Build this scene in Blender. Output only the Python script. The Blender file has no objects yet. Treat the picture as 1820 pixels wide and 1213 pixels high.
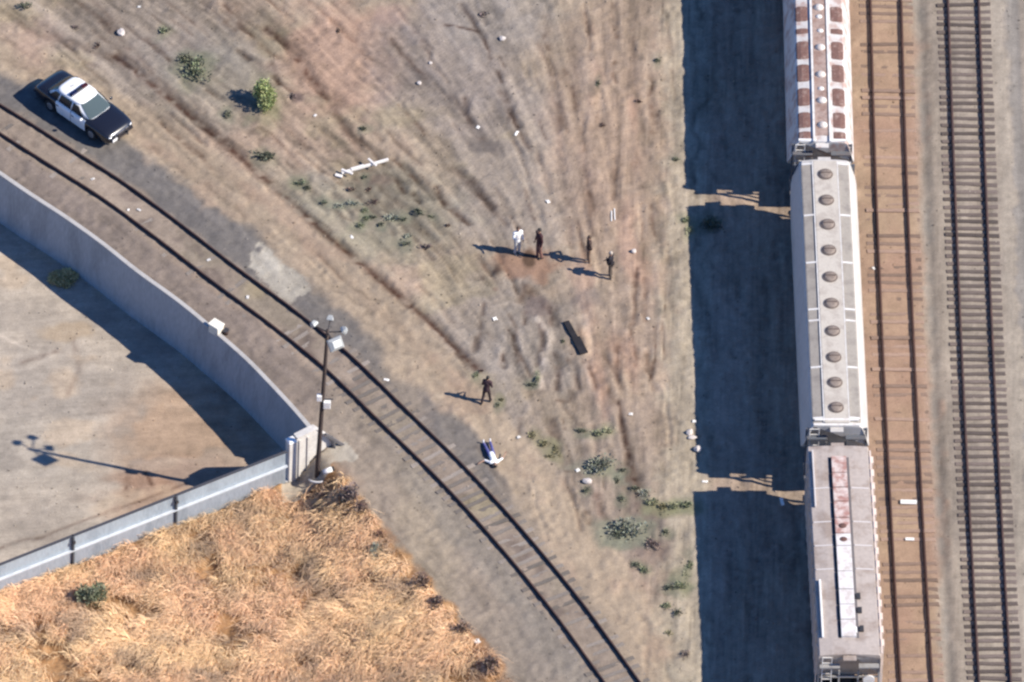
import bpy, bmesh, math, random
import numpy as np
from mathutils import Vector, Matrix, Euler

random.seed(7)
rng = np.random.default_rng(11)
scene = bpy.context.scene
COL = scene.collection
R = math.radians

# ------------------------------------------------------------------ camera
TILT, ROLL, DIST, SPAN = R(45.0), R(2.0), 900.0, 49.2
RC = (Euler((TILT, 0, 0)).to_matrix() @ Euler((0, 0, ROLL)).to_matrix())
CAMLOC = RC @ Vector((0, 0, DIST))
FOC = 36.0 * DIST / SPAN
cam_d = bpy.data.cameras.new("camera")
cam_d.lens, cam_d.sensor_width = FOC, 36.0
cam_d.clip_start, cam_d.clip_end = 1.0, 6000.0
cam = bpy.data.objects.new("camera", cam_d)
cam.matrix_world = Matrix.Translation(CAMLOC) @ RC.to_4x4()
COL.objects.link(cam)
scene.camera = cam

# ------------------------------------------------------------------ light
SUN_EL, SUN_AZ_X, SUN_AZ_Y = R(39.5), 0.975, -0.222     # direction towards the sun in plan
world = bpy.data.worlds.new("World")
scene.world = world
world.use_nodes = True
wn = world.node_tree
sky = wn.nodes.new("ShaderNodeTexSky")
sky.sky_type = 'NISHITA'
sky.sun_disc = False
sky.sun_elevation = SUN_EL
sky.sun_rotation = math.atan2(SUN_AZ_X, SUN_AZ_Y)
sky.altitude = 0
sky.air_density, sky.dust_density, sky.ozone_density = 1.0, 0.3, 4.0
tint = wn.nodes.new("ShaderNodeMix"); tint.data_type = 'RGBA'; tint.blend_type = 'MULTIPLY'; tint.inputs["Factor"].default_value = 1
tint.inputs["B"].default_value = (.64, .96, 1.42, 1)                 # a deep blue, very clear sky
wn.links.new(sky.outputs[0], tint.inputs["A"])
wn.links.new(tint.outputs["Result"], wn.nodes["Background"].inputs[0])
wn.nodes["Background"].inputs[1].default_value = 0.066
sun_d = bpy.data.lights.new("sun", 'SUN')
sun_d.energy, sun_d.angle, sun_d.color = 4.6, R(0.5), (1.0, 0.92, 0.80)
sun = bpy.data.objects.new("sun", sun_d)
sv = Vector((SUN_AZ_X * math.cos(SUN_EL), SUN_AZ_Y * math.cos(SUN_EL), math.sin(SUN_EL)))
sun.rotation_euler = sv.to_track_quat('Z', 'Y').to_euler()
sun.location = (60, -20, 60)
COL.objects.link(sun)
vs = scene.view_settings
vs.view_transform, vs.look, vs.gamma, vs.exposure = 'Standard', 'None', 1.0, 0.72
vs.use_curve_mapping = False
scene.cycles.filter_width = 2.5
scene.cycles.max_bounces = 6

# ------------------------------------------------------------------ pixel <-> ground
RCn = np.array(RC)
CL = np.array(CAMLOC)
def P(px, py, z=0.0):
    d = RCn @ np.array(((px - 910) / 1820 * 36 / FOC, -(py - 606.5) / 1820 * 36 / FOC, -1.0))
    t = (z - CL[2]) / d[2]
    p = CL + d * t
    return Vector((p[0], p[1], z))
def proj(X, Y, Z):
    A = np.stack([X - CL[0], Y - CL[1], Z - CL[2]])
    c = np.tensordot(RCn.T, A, 1)
    s = 1820 * FOC / 36
    return 910 + s * c[0] / -c[2], 606.5 - s * c[1] / -c[2]
def PL(pts, z=0.0):
    return [P(a, b, z) for a, b in pts]

# ------------------------------------------------------------------ object helpers
def tag(o, label=None, cat=None, group=None, kind=None):
    if label: o["label"] = label
    if cat: o["category"] = cat
    if group: o["group"] = group
    if kind: o["kind"] = kind
    return o
def empty(name, loc=(0, 0, 0), rz=0.0, label=None, cat=None, group=None):
    o = bpy.data.objects.new(name, None)
    o.empty_display_size = 0.3
    COL.objects.link(o)
    o.location, o.rotation_euler = loc, (0, 0, rz)
    return tag(o, label, cat, group)
def mobj(name, me, mat=None, parent=None):
    if mat is not None and not me.materials: me.materials.append(mat)
    o = bpy.data.objects.new(name, me)
    COL.objects.link(o)
    if parent is not None: o.parent = parent
    return o
def smooth(me, on=True):
    me.polygons.foreach_set("use_smooth", [on] * len(me.polygons))
class MB:
    """collects simple shapes into one mesh"""
    def __init__(s): s.v, s.f, s.c = [], [], []
    def add(s, vs_, fs):
        k = len(s.v)
        s.v += [tuple(v) for v in vs_]
        s.f += [tuple(i + k for i in f) for f in fs]
        return s
    def box(s, c, size, M=None, top=1.0):
        x, y, z = size[0] / 2, size[1] / 2, size[2] / 2
        vs_ = [Vector((sx * x * (top if sz > 0 else 1), sy * y * (top if sz > 0 else 1), sz * z)) for sz in (-1, 1) for sx, sy in ((-1, -1), (1, -1), (1, 1), (-1, 1))]
        if M is not None: vs_ = [M @ v for v in vs_]
        vs_ = [v + Vector(c) for v in vs_]
        return s.add(vs_, [(3, 2, 1, 0), (4, 5, 6, 7), (0, 1, 5, 4), (1, 2, 6, 5), (2, 3, 7, 6), (3, 0, 4, 7)])
    def bar(s, a, b, w, h=None):
        a, b = Vector(a), Vector(b); h = h or w
        d = (b - a); L = d.length; d.normalize()
        up = Vector((0, 0, 1)) if abs(d.z) < .95 else Vector((0, 1, 0))
        sx = d.cross(up).normalized(); sz = sx.cross(d).normalized()
        M = Matrix((sx, d, sz)).transposed()
        return s.box((a + b) / 2, (w, L, h), M)
    def tube(s, a, b, ra, rb=None, n=10, caps=True):
        a, b = Vector(a), Vector(b); rb = ra if rb is None else rb
        d = (b - a).normalized()
        up = Vector((0, 0, 1)) if abs(d.z) < .9 else Vector((0, 1, 0))
        e1 = d.cross(up).normalized(); e2 = d.cross(e1).normalized()
        vs_ = []
        for c, r in ((a, ra), (b, rb)):
            for i in range(n):
                t = 2 * math.pi * i / n
                vs_.append(c + e1 * r * math.cos(t) + e2 * r * math.sin(t))
        fs = [(i, (i + 1) % n, n + (i + 1) % n, n + i) for i in range(n)]
        if caps: fs += [tuple(reversed(range(n))), tuple(range(n, 2 * n))]
        return s.add(vs_, fs)
    def capsule(s, a, b, ra, rb, n=10, m=3, sq=1.0):
        a, b = Vector(a), Vector(b)
        d = (b - a); L = d.length
        d = d / L if L > 1e-6 else Vector((0, 0, 1))
        up = Vector((1, 0, 0)) if abs(d.x) < .9 else Vector((0, 1, 0))
        e1 = (up - d * up.dot(d)).normalized(); e2 = d.cross(e1)
        rings = []
        for i in range(m + 1):
            t = -math.pi / 2 + (math.pi / 2) * i / m
            rings.append((a + d * ra * math.sin(t), max(ra * math.cos(t), 1e-4)))
        for i in range(m + 1):
            t = (math.pi / 2) * i / m
            rings.append((b + d * rb * math.sin(t), max(rb * math.cos(t), 1e-4)))
        vs_, fs = [], []
        for c, r in rings:
            for j in range(n):
                t = 2 * math.pi * j / n
                vs_.append(c + e1 * r * math.cos(t) + e2 * r * sq * math.sin(t))
        for i in range(len(rings) - 1):
            for j in range(n):
                fs.append((i * n + j, i * n + (j + 1) % n, (i + 1) * n + (j + 1) % n, (i + 1) * n + j))
        fs += [tuple(reversed(range(n))), tuple(range((len(rings) - 1) * n, len(rings) * n))]
        return s.add(vs_, fs)
    def ell(s, c, r, n=12, m=8, M=None):
        c = Vector(c); vs_, fs = [], []
        for i in range(m + 1):
            t = -math.pi / 2 + math.pi * i / m
            for j in range(n):
                p = 2 * math.pi * j / n
                k = max(math.cos(t), 1e-3)
                v = Vector((r[0] * k * math.cos(p), r[1] * k * math.sin(p), r[2] * math.sin(t)))
                vs_.append(c + (M @ v if M is not None else v))
        for i in range(m):
            for j in range(n):
                fs.append((i * n + j, i * n + (j + 1) % n, (i + 1) * n + (j + 1) % n, (i + 1) * n + j))
        fs += [tuple(reversed(range(n))), tuple(range(m * n, (m + 1) * n))]
        return s.add(vs_, fs)
    def loft(s, rings, caps=True, closed=True):
        n = len(rings[0]); vs_ = [v for r in rings for v in r]; fs = []
        for i in range(len(rings) - 1):
            for j in range(n if closed else n - 1):
                fs.append((i * n + j, i * n + (j + 1) % n, (i + 1) * n + (j + 1) % n, (i + 1) * n + j))
        if caps: fs += [tuple(reversed(range(n))), tuple(range((len(rings) - 1) * n, len(rings) * n))]
        return s.add(vs_, fs)
    def mesh(s, name, sm=False):
        me = bpy.data.meshes.new(name)
        me.from_pydata(s.v, [], s.f)
        bm = bmesh.new(); bm.from_mesh(me)
        bmesh.ops.recalc_face_normals(bm, faces=bm.faces)
        bm.to_mesh(me); bm.free()
        if sm: smooth(me)
        return me
    def build(s, name, mat, parent=None, sm=False, bevel=0.0):
        o = mobj(name, s.mesh(name, sm), mat, parent)
        if bevel:
            m = o.modifiers.new("bevel", 'BEVEL'); m.width = bevel; m.segments = 2; m.limit_method = 'ANGLE'; m.angle_limit = R(40)
        return o

def lin(c):
    c = np.asarray(c, float) / 255
    return np.where(c <= .04045, c / 12.92, ((c + .055) / 1.055) ** 2.4)
def bake_mods(me, mods):
    """mesh with modifiers applied"""
    o = bpy.data.objects.new("work", me); COL.objects.link(o)
    for t, kw in mods:
        m = o.modifiers.new(t, t)
        for k, v in kw.items(): setattr(m, k, v)
    dg = bpy.context.evaluated_depsgraph_get()
    out = bpy.data.meshes.new_from_object(o.evaluated_get(dg))
    bpy.data.objects.remove(o)
    return out

# ------------------------------------------------------------------ materials
MATS = {}
def mat(name, col, rough=.7, metal=0.0, spots=None, amt=.5, scale=3.0, var=.12, coat=0.0, stretch=(1, 1, 1), fine=40, bump=0.0, lo=.48, hi=.62, objvar=0.0):
    """painted / weathered surface: base colour, broken up by noise, with patches of a second colour"""
    if name in MATS: return MATS[name]
    m = bpy.data.materials.new(name); m.use_nodes = True
    nt = m.node_tree; N, L = nt.nodes, nt.links
    b = N["Principled BSDF"]
    b.inputs["Roughness"].default_value, b.inputs["Metallic"].default_value = rough, metal
    if coat: b.inputs["Coat Weight"].default_value = coat; b.inputs["Coat Roughness"].default_value = .06
    tc = N.new("ShaderNodeTexCoord"); mp = N.new("ShaderNodeMapping"); mp.inputs["Scale"].default_value = stretch
    L.new(tc.outputs["Object"], mp.inputs[0])
    n1 = N.new("ShaderNodeTexNoise"); n1.inputs["Scale"].default_value = fine; n1.inputs["Detail"].default_value = 4
    L.new(mp.outputs[0], n1.inputs[0])
    mr = N.new("ShaderNodeMapRange"); mr.inputs[3].default_value, mr.inputs[4].default_value = 1 - var, 1 + var
    mr.inputs[1].default_value, mr.inputs[2].default_value = .3, .7
    L.new(n1.outputs[0], mr.inputs[0])
    base = N.new("ShaderNodeMix"); base.data_type = 'RGBA'
    base.inputs["A"].default_value = (*col, 1); base.inputs["B"].default_value = (*(spots or col), 1)
    if spots:
        n2 = N.new("ShaderNodeTexNoise"); n2.inputs["Scale"].default_value = scale; n2.inputs["Detail"].default_value = 6; n2.inputs["Roughness"].default_value = .65
        L.new(mp.outputs[0], n2.inputs[0])
        r2 = N.new("ShaderNodeMapRange"); r2.inputs[1].default_value, r2.inputs[2].default_value, r2.inputs[3].default_value, r2.inputs[4].default_value = lo, hi, 0, amt
        L.new(n2.outputs[0], r2.inputs[0]); L.new(r2.outputs[0], base.inputs["Factor"])
    else: base.inputs["Factor"].default_value = 0
    mul = N.new("ShaderNodeMix"); mul.data_type = 'RGBA'; mul.blend_type = 'MULTIPLY'; mul.inputs["Factor"].default_value = 1
    if objvar:                                             # no two sleepers weather alike
        oi = N.new("ShaderNodeObjectInfo"); ov = N.new("ShaderNodeMapRange"); ov.inputs[3].default_value, ov.inputs[4].default_value = 1 - objvar, 1 + objvar
        L.new(oi.outputs["Random"], ov.inputs[0]); mm = N.new("ShaderNodeMath"); mm.operation = 'MULTIPLY'
        L.new(mr.outputs[0], mm.inputs[0]); L.new(ov.outputs[0], mm.inputs[1]); fac = mm.outputs[0]
    else: fac = mr.outputs[0]
    L.new(base.outputs["Result"], mul.inputs["A"]); L.new(fac, mul.inputs["B"])
    L.new(mul.outputs["Result"], b.inputs["Base Color"])
    if bump:
        bp = N.new("ShaderNodeBump"); bp.inputs["Strength"].default_value = bump; bp.inputs["Distance"].default_value = .02
        L.new(n1.outputs[0], bp.inputs["Height"]); L.new(bp.outputs[0], b.inputs["Normal"])
    MATS[name] = m
    return m
def attr_mat(name, rough=.95, scales=((3.2, .06), (10, .11), (30, .16)), bump=.35, trans=0.0):
    """base colour read from the mesh's own colour layer, broken up by procedural noise"""
    m = bpy.data.materials.new(name); m.use_nodes = True
    nt = m.node_tree; N, L = nt.nodes, nt.links
    b = N["Principled BSDF"]; b.inputs["Roughness"].default_value = rough
    b.inputs["Specular IOR Level"].default_value = .15
    at = N.new("ShaderNodeAttribute"); at.attribute_name = "Col"
    tc = N.new("ShaderNodeTexCoord")
    cur = at.outputs["Color"]; last = None
    for sc, am in scales:
        n = N.new("ShaderNodeTexNoise"); n.inputs["Scale"].default_value = sc; n.inputs["Detail"].default_value = 5
        L.new(tc.outputs["Object"], n.inputs[0])
        mr = N.new("ShaderNodeMapRange"); mr.inputs[1].default_value, mr.inputs[2].default_value, mr.inputs[3].default_value, mr.inputs[4].default_value = .28, .72, 1 - am, 1 + am
        L.new(n.outputs[0], mr.inputs[0])
        mu = N.new("ShaderNodeMix"); mu.data_type = 'RGBA'; mu.blend_type = 'MULTIPLY'; mu.inputs["Factor"].default_value = 1
        L.new(cur, mu.inputs["A"]); L.new(mr.outputs[0], mu.inputs["B"])
        cur = mu.outputs["Result"]; last = n
    L.new(cur, b.inputs["Base Color"])
    if bump and last:
        bp = N.new("ShaderNodeBump"); bp.inputs["Strength"].default_value = bump; bp.inputs["Distance"].default_value = .03
        L.new(last.outputs[0], bp.inputs["Height"]); L.new(bp.outputs[0], b.inputs["Normal"])
    return m

# ------------------------------------------------------------------ terrain fields
DX = 0.1
x0, x1, y0, y1 = -28.0, 28.0, -27.0, 29.0
gx = np.arange(x0, x1 + 1e-6, DX); gy = np.arange(y0, y1 + 1e-6, DX)
W, H = len(gx), len(gy)
GX, GY = np.meshgrid(gx, gy)

def ss(a, b, x):
    t = np.clip((x - a) / (b - a), 0, 1)
    return t * t * (3 - 2 * t)
def fbm(scale, octv=4, seed=0, sx=1.0, sy=1.0, ang=0.0):
    r = np.random.default_rng(seed + 1000)
    c, s = math.cos(ang), math.sin(ang)
    U, V = (GX * c + GY * s) / (scale * sx), (-GX * s + GY * c) / (scale * sy)
    out = np.zeros_like(GX); amp, tot = 1.0, 0
    for o in range(octv):
        lat = r.random((256, 256)).astype(np.float32)
        u, v = U * 2 ** o + 77.3 * o, V * 2 ** o + 31.7 * o
        i, j = np.floor(u).astype(int), np.floor(v).astype(int)
        fu, fv = u - i, v - j
        fu, fv = fu * fu * (3 - 2 * fu), fv * fv * (3 - 2 * fv)
        g = lambda a, b: lat[(j + b) % 256, (i + a) % 256]
        out += amp * ((g(0, 0) * (1 - fu) + g(1, 0) * fu) * (1 - fv) + (g(0, 1) * (1 - fu) + g(1, 1) * fu) * fv)
        tot += amp; amp *= .55
    return out / tot
def catmull(pts, step=0.4):
    pts = [Vector(p) for p in pts]
    pts = [pts[0] * 2 - pts[1]] + pts + [pts[-1] * 2 - pts[-2]]
    out = []
    for i in range(1, len(pts) - 2):
        p0, p1, p2, p3 = pts[i - 1:i + 3]
        n = max(2, int((p2 - p1).length / step))
        for k in range(n):
            t = k / n
            out.append(.5 * ((2 * p1) + (p2 - p0) * t + (2 * p0 - 5 * p1 + 4 * p2 - p3) * t * t + (3 * p1 - p0 - 3 * p2 + p3) * t ** 3))
    out.append(pts[-2])
    return out
def pdist(poly, X=None, Y=None, signed=True):
    """signed distance (positive to the left of travel) and arc position"""
    X = GX if X is None else X; Y = GY if Y is None else Y
    best = np.full(X.shape, 1e9); sg = np.zeros(X.shape); arc = np.zeros(X.shape); acc = 0.0
    for a, b in zip(poly[:-1], poly[1:]):
        dx, dy = b[0] - a[0], b[1] - a[1]; l2 = dx * dx + dy * dy
        if l2 < 1e-12: continue
        t = np.clip(((X - a[0]) * dx + (Y - a[1]) * dy) / l2, 0, 1)
        ex, ey = X - a[0] - t * dx, Y - a[1] - t * dy
        d = ex * ex + ey * ey
        k = d < best
        best = np.where(k, d, best); sg = np.where(k, np.sign(dx * ey - dy * ex), sg); arc = np.where(k, acc + t * math.sqrt(l2), arc)
        acc += math.sqrt(l2)
    return np.sqrt(best) * (sg if signed else 1), arc
def extend(poly, a=40, b=40):
    poly = [Vector(p) for p in poly]
    return [poly[0] + (poly[0] - poly[1]).normalized() * a] + poly + [poly[-1] + (poly[-1] - poly[-2]).normalized() * b]

ZL, ZT = -2.8, -1.2                                            # the yard below the wall
curve_px = [(-100, 152), (0, 211.5), (100, 274.5), (200, 338), (300, 411), (400, 488.5), (500, 562.5), (600, 643), (700, 740), (800, 838), (900, 947), (1000, 1068), (1075, 1170), (1150, 1275)]
CURVE = catmull(PL(curve_px, .12), .5)
for p in CURVE: p.z = 0
wall_px = [(-90, 250), (-40, 283), (0, 311), (57, 350), (114, 387), (180, 434), (243, 484), (320, 540), (380, 590), (437, 640), (480, 684), (520, 727), (550, 762)]
WALL = catmull(PL(wall_px, 0), .5)
crest_px = [(568, 790), (600, 830), (632, 876), (690, 950), (750, 1020), (830, 1110), (890, 1185), (940, 1260)]
CREST = PL(crest_px, 0)
fence_a, fence_b = P(-110, 1101, ZT), P(508, 857, ZT)
corner = WALL[-1]
BOUND = extend(WALL + CREST)
sB = -pdist(BOUND)[0]                                # >0 on the low side
fdir = (fence_b - fence_a).normalized()
fn = Vector((fdir.y, -fdir.x, 0))                    # to the south of the fence
sF = (GX - fence_b.x) * fn.x + (GY - fence_b.y) * fn.y
dcorner = np.hypot(GX - corner.x, GY - corner.y)
south = sF > 0.0
bw = np.clip(1.6 + .55 * np.maximum(dcorner - 3.0, 0), 1.6, 6.5)
zbank = ZT * ss(0, 1, sB / bw)
zyard = ZL * np.clip((sB + .05) / .22, 0, 1)
Z = np.where(south, np.where(sB > 0, zbank, 0), zyard)
PXU, PXV = proj(GX, GY, Z)
dT, sT = pdist(extend(CURVE))                        # >0 is north-east of the curved track
brown_px = [(1574, -40), (1574.5, 0), (1583, 290), (1596, 600), (1611, 900), (1629, 1213), (1632, 1260)]
right_px = [(1711, -40), (1712.3, 0), (1723, 290), (1736, 600), (1751, 900), (1768.5, 1213), (1771, 1260)]
BROWN = catmull(PL(brown_px, .12), 1.0); RIGHT = catmull(PL(right_px, .12), 1.0)
for q in BROWN + RIGHT: q.z = 0
dBr = -pdist(extend(BROWN))[0]; dRi = -pdist(extend(RIGHT))[0]      # + is ??? fixed below
if dBr[H // 2, -1] < 0: dBr = -dBr
if dRi[H // 2, -1] < 0: dRi = -dRi
if dT[-1, W // 2] < 0: dT = -dT

# flow direction of the wheel marks (image pixels) and streak noise drawn along it
fx = np.interp(PXU, [380, 560, 760, 900, 1000, 1100], [1.0, 1.0, .9, .55, .3, .08])
fy = np.interp(PXU, [380, 560, 760, 900, 1000, 1100], [.72, .80, .95, 1.0, 1.0, 1.0])
low = (sB > 0)
fx = np.where(low, 1.0, fx); fy = np.where(low, -.1, fy)
fx = np.where(PXU > 1500, .04, fx)
vx, vy = fx / 37.0, -fy / 26.2
ln = np.hypot(vx, vy); vx, vy = vx / ln, vy / ln
def lic(noise, n=16, step=1.0):
    acc = noise.copy(); cnt = 1
    J, I = np.mgrid[0:H, 0:W].astype(np.float32)
    for sgn in (1, -1):
        a, b = I.copy(), J.copy()
        for k in range(n):
            ia, ib = np.clip(a.round().astype(int), 0, W - 1), np.clip(b.round().astype(int), 0, H - 1)
            a = a + sgn * step * vx[ib, ia]; b = b + sgn * step * vy[ib, ia]
            ia, ib = np.clip(a.round().astype(int), 0, W - 1), np.clip(b.round().astype(int), 0, H - 1)
            acc += noise[ib, ia]; cnt += 1
    acc /= cnt
    return (acc - acc.mean()) / acc.std()
st1 = lic(fbm(.45, 2, 3) - .5, 14)
st2 = lic(fbm(1.1, 2, 5) - .5, 26)
st3 = lic(rng.random((H, W)) - .5, 9)
n_big, n_mid, n_small, n_tiny = fbm(9, 4, 21), fbm(3, 4, 22), fbm(.9, 3, 23), fbm(.3, 2, 24)
nb = (n_big - n_big.mean()) / n_big.std(); nm = (n_mid - n_mid.mean()) / n_mid.std()
nsm = (n_small - n_small.mean()) / n_small.std(); nt_ = (n_tiny - n_tiny.mean()) / n_tiny.std()

# ------------------------------------------------------------------ ground colours (real soil / ballast colours)
KG = 0.635
COLR = np.empty((H, W, 3)); COLR[:] = lin((179, 162, 145))
def blend(c, m):
    global COLR
    m = np.clip(m, 0, 1)[..., None]
    COLR = COLR * (1 - m) + lin(c) * m
def blob(px, py, rx, ry, soft=.5, rag=.25):
    d = np.sqrt(((PXU - px) / rx) ** 2 + ((PXV - py) / ry) ** 2) + rag * nm * .5 + rag * nsm * .3
    return 1 - ss(1 - soft, 1 + soft * .4, d)
jag = .16 * nm + .16 * nsm
blend((190, 161, 144), ss(-.2, 1.6, nb + .3 * st2) * .45)
blend((160, 150, 146), ss(.2, 1.8, -nb + .4 * st2) * .5)
blend((178, 164, 136), ss(.6, 1.8, nm) * .4)
blend((187, 164, 147), ss(930, 1080, PXU + 40 * nm) * .7)
blend((192, 152, 134), ss(.3, 1.6, st2 + .4 * nm) * ss(960, 1060, PXU) * (1 - ss(1130, 1190, PXU)) * .42)
blend((192, 158, 140), blob(600, 110, 150, 110) * .75)
blend((188, 160, 142), blob(1060, 250, 90, 200) * .4)
blend((163, 151, 146), blob(830, 90, 120, 170) * .75)
blend((164, 155, 149), blob(880, 30, 110, 80) * .6)
blend((150, 143, 141), blob(700, 120, 60, 90) * .45)
blend((150, 146, 132), blob(640, 390, 190, 110) * .65)
blend((156, 146, 139), blob(940, 600, 110, 120) * .8)
blend((165, 152, 142), blob(1090, 880, 120, 160) * .5)
blend((150, 140, 136), blob(250, 60, 220, 80) * .45)
blend((146, 142, 134), blob(400, 150, 130, 90) * .5)
upper = (sB < .15)
# road beside the ballast
band = lambda a, b, s=.5: ss(a - s, a + s, dT + jag * .8) * (1 - ss(b - s, b + s, dT + jag * .8))
roadw = np.interp(PXU, [0, 200, 500, 800, 1000, 1200], [4.4, 5.4, 5.8, 5.0, 4.2, 4.0])
wid = np.interp(PXU, [0, 120, 240, 330, 430, 560, 640, 700, 760, 860, 920, 1000, 1200], [2.6, 3.2, 2.7, 3.0, 3.0, 2.4, 2.3, 1.6, 2.5, 2.4, 1.4, 1.2, 1.2])
inr = ss(.6, 1.0, dT) * upper
blend((192, 172, 152), inr * (1 - ss(roadw - .45, roadw + .15, dT + .5 * jag)) * .95)
blend((192, 164, 146), inr * (1 - ss(roadw - .7, roadw + .5, dT + jag)) * ss(.3, 1.5, nm + .5 * st2) * .4)
gray = ss(.55, .95, dT) * (1 - ss(wid - .35, wid + .45, dT + jag)) * upper
gray *= np.interp(PXU, [0, 460, 640, 680, 740, 780, 870, 930, 1000], [1, 1, .95, .7, .55, .9, .9, .35, .3])
blend((129, 124, 123), gray * .95)
blend((114, 110, 111), gray * ss(0, 1.6, nsm) * .5)
dw = np.abs(dT)
blend((168, 152, 140), (1 - ss(.72, 1.2, dw + .12 * nsm)) * upper * .95)
blend((164, 151, 136), (1 - ss(.72, 1.0, dw)) * ss(0, 1.4, nm) * upper * .7)
blend((126, 112, 108), (1 - ss(.72, 1.0, dw)) * ss(.2, 1.5, -nsm) * upper * .6)
sw = ss(.8, 1.3, -dT + .1 * nsm) * upper * (1 - south * .0)
blend((150, 136, 128), sw * (1 - ss(500, 640, PXU + 30 * nm)) * .95)
blend((139, 126, 120), sw * (1 - ss(500, 640, PXU)) * ss(.1, 1.4, nm) * .6)
blend((172, 157, 144), sw * ss(500, 640, PXU + 30 * nm) * .9)
blend((140, 128, 120), sw * ss(500, 640, PXU) * ss(.4, 1.7, nsm + .5 * nm) * .45)
blend((180, 164, 146), sw * ss(560, 700, PXU) * blob(760, 950, 70, 190) * .8)
blend((152, 143, 135), sw * ss(640, 760, PXU) * (1 - ss(1.9, 3.0, -dT + jag)) * .65)
blend((150, 141, 134), blob(960, 1120, 90, 120) * sw * .5)
pm = ((np.abs((PXU - 492) * .75 + (PXV - 490) * .62) / 56) ** 5 + (np.abs(-(PXU - 492) * .62 + (PXV - 490) * .75) / 27) ** 5) ** .2 + .10 * nm + .06 * nt_
blend((196, 187, 176), (1 - ss(.9, 1.05, pm + .12 * nsm)) * .95)
blend((210, 202, 192), (1 - ss(.7, 1.0, pm + .12 * nsm)) * ss(.2, 1.4, nsm) * .7)
blend((182, 166, 142), blob(455, 515, 34, 26) * (1 - ss(.62, .75, dw)) * .9)
blend((168, 155, 132), blob(865, 895, 40, 26) * (1 - ss(.62, .75, dw)) * .8)
# strip along the parked train, and the tracks east of it
blend((194, 184, 166), ss(1150, 1205, PXU + 10 * nsm) * (1 - ss(1245, 1275, PXU)) * .55)
edge = 1.55 + .16 * nm + .14 * nsm
brn = ss(-3.0, -1.9, dBr + .1 * nsm) * (1 - ss(edge - .35, edge + .35, dBr))
blend((174, 160, 148), ss(-3.0, -1.9, dBr))
blend((184, 155, 134), brn)
blend((178, 146, 129), brn * ss(0, 1.4, nm) * .7)
blend((192, 166, 142), brn * ss(.4, 1.5, -nm) * .6)
ge = np.exp(-((dRi + 2.15) / .36) ** 2)
blend((140, 135, 130), ge * .85 * (.7 + .3 * np.clip(nsm, -1, 1)))
blend((178, 165, 153), (1 - ss(1.45, 1.7, np.abs(dRi))) * .9)
blend((160, 148, 140), (1 - ss(1.45, 1.7, np.abs(dRi))) * ss(.1, 1.3, nm) * .6)
blend((184, 172, 160), ss(1.35, 1.6, dRi + .05 * nsm) * (1 - ss(1.95, 2.2, dRi + .1 * nsm)) * .9)
blend((146, 140, 137), ss(1.95, 2.3, dRi + .1 * nsm) * (1 - ss(2.6, 2.9, dRi)) * .9)
blend((160, 150, 142), ss(2.7, 3.0, dRi) * .8)
# the yard under the wall, and the soil under the dry grass
yard = low & (~south)
blend((203, 189, 176), yard * .97)
blend((196, 164, 138), yard * blob(330, 780, 170, 120) * .75)
blend((176, 142, 122), yard * blob(300, 880, 130, 60) * .8)
blend((184, 173, 164), yard * blob(100, 690, 170, 70) * .7)
blend((186, 176, 166), yard * blob(60, 800, 170, 70) * .55)
blend((210, 186, 162), yard * ss(.5, 1.6, nm + .5 * st2) * .5)
blend((160, 150, 142), yard * ss(.7, 1.7, -nm + .5 * st2) * .45)
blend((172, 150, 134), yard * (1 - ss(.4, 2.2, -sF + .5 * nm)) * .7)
gz = south & (sB > -.25)
blend((190, 146, 104), gz * ss(-.25, .3, sB + .15 * nsm) * .95)
blend((160, 120, 90), gz * ss(0, 1.4, nm) * .6)
pad = south * (sF < 1.15 + .2 * nsm) * (PXU > 500) * (sB > -1.2)
blend((198, 188, 176), pad * .85)
blend((150, 134, 126), pad * blob(575, 868, 40, 14, .5, .6) * .7)

soil = upper & (dT > 2.0) & (dBr < -3.0)
# long wheel lines: along the curve on the left, along the train on the right
for off, wd_, am in ((3.3, .13, .12), (4.3, .16, .13), (6.6, .14, .14), (7.5, .12, .12), (8.8, .16, .15), (10.0, .14, .13), (11.2, .18, .14), (12.6, .15, .15), (14.0, .16, .12), (15.5, .18, .13)):
    k_ = np.exp(-((dT - off - .28 * nm - .12 * nsm) / wd_) ** 2) * am * np.clip(.7 + .6 * nb + .4 * nsm, 0, 1.5) * upper * (1 - ss(760, 960, PXU)) * ss(2.4, 3.0, dT)
    COLR *= (1 - k_ * 1.5)[..., None]
for off, wd_, am in ((-8.6, .10, .10), (-9.5, .14, .16), (-10.5, .12, .12), (-11.3, .16, .15), (-12.4, .14, .14), (-13.3, .12, .12), (-14.4, .16, .13)):
    k_ = np.exp(-((dBr - off - .10 * (PXV - 300) / 300 * (off + 8) - .22 * nm - .1 * nsm) / wd_) ** 2) * am * np.clip(.7 + .5 * nb + .5 * nsm, 0, 1.5) * soil * ss(880, 1000, PXU) * (1 - ss(760, 1000, PXV))
    COLR *= (1 - k_ * 1.5)[..., None]
# shade-independent streaks and mottling of the soil
amp = np.where(soil, 1.0, np.where(low, .45, .5))
ntrk = np.where(np.abs(dT) < 1.0, .8, 1.0)
smoothroad = inr * (1 - ss(roadw - .7, roadw + .2, dT))
amp = amp * (1.12 - .72 * smoothroad)
speck = ss(1.0, 2.3, .75 * st1 + .55 * nsm + .25 * st2) * soil * (1 - .8 * smoothroad)
pale = ss(1.2, 2.4, -.75 * st1 - .5 * nsm + .4 * nt_) * soil * (1 - .8 * smoothroad)
mult = 1 + amp * ntrk * (.090 * st1 + .085 * st2 + .075 * st3) + .022 * nsm + .045 * nt_ - .28 * speck + .15 * pale
mult = np.where(brn > .5, 1 + .04 * nsm + .03 * nt_ + .02 * st1, mult)
COLR *= np.clip(mult, .6, 1.35)[..., None]

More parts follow.
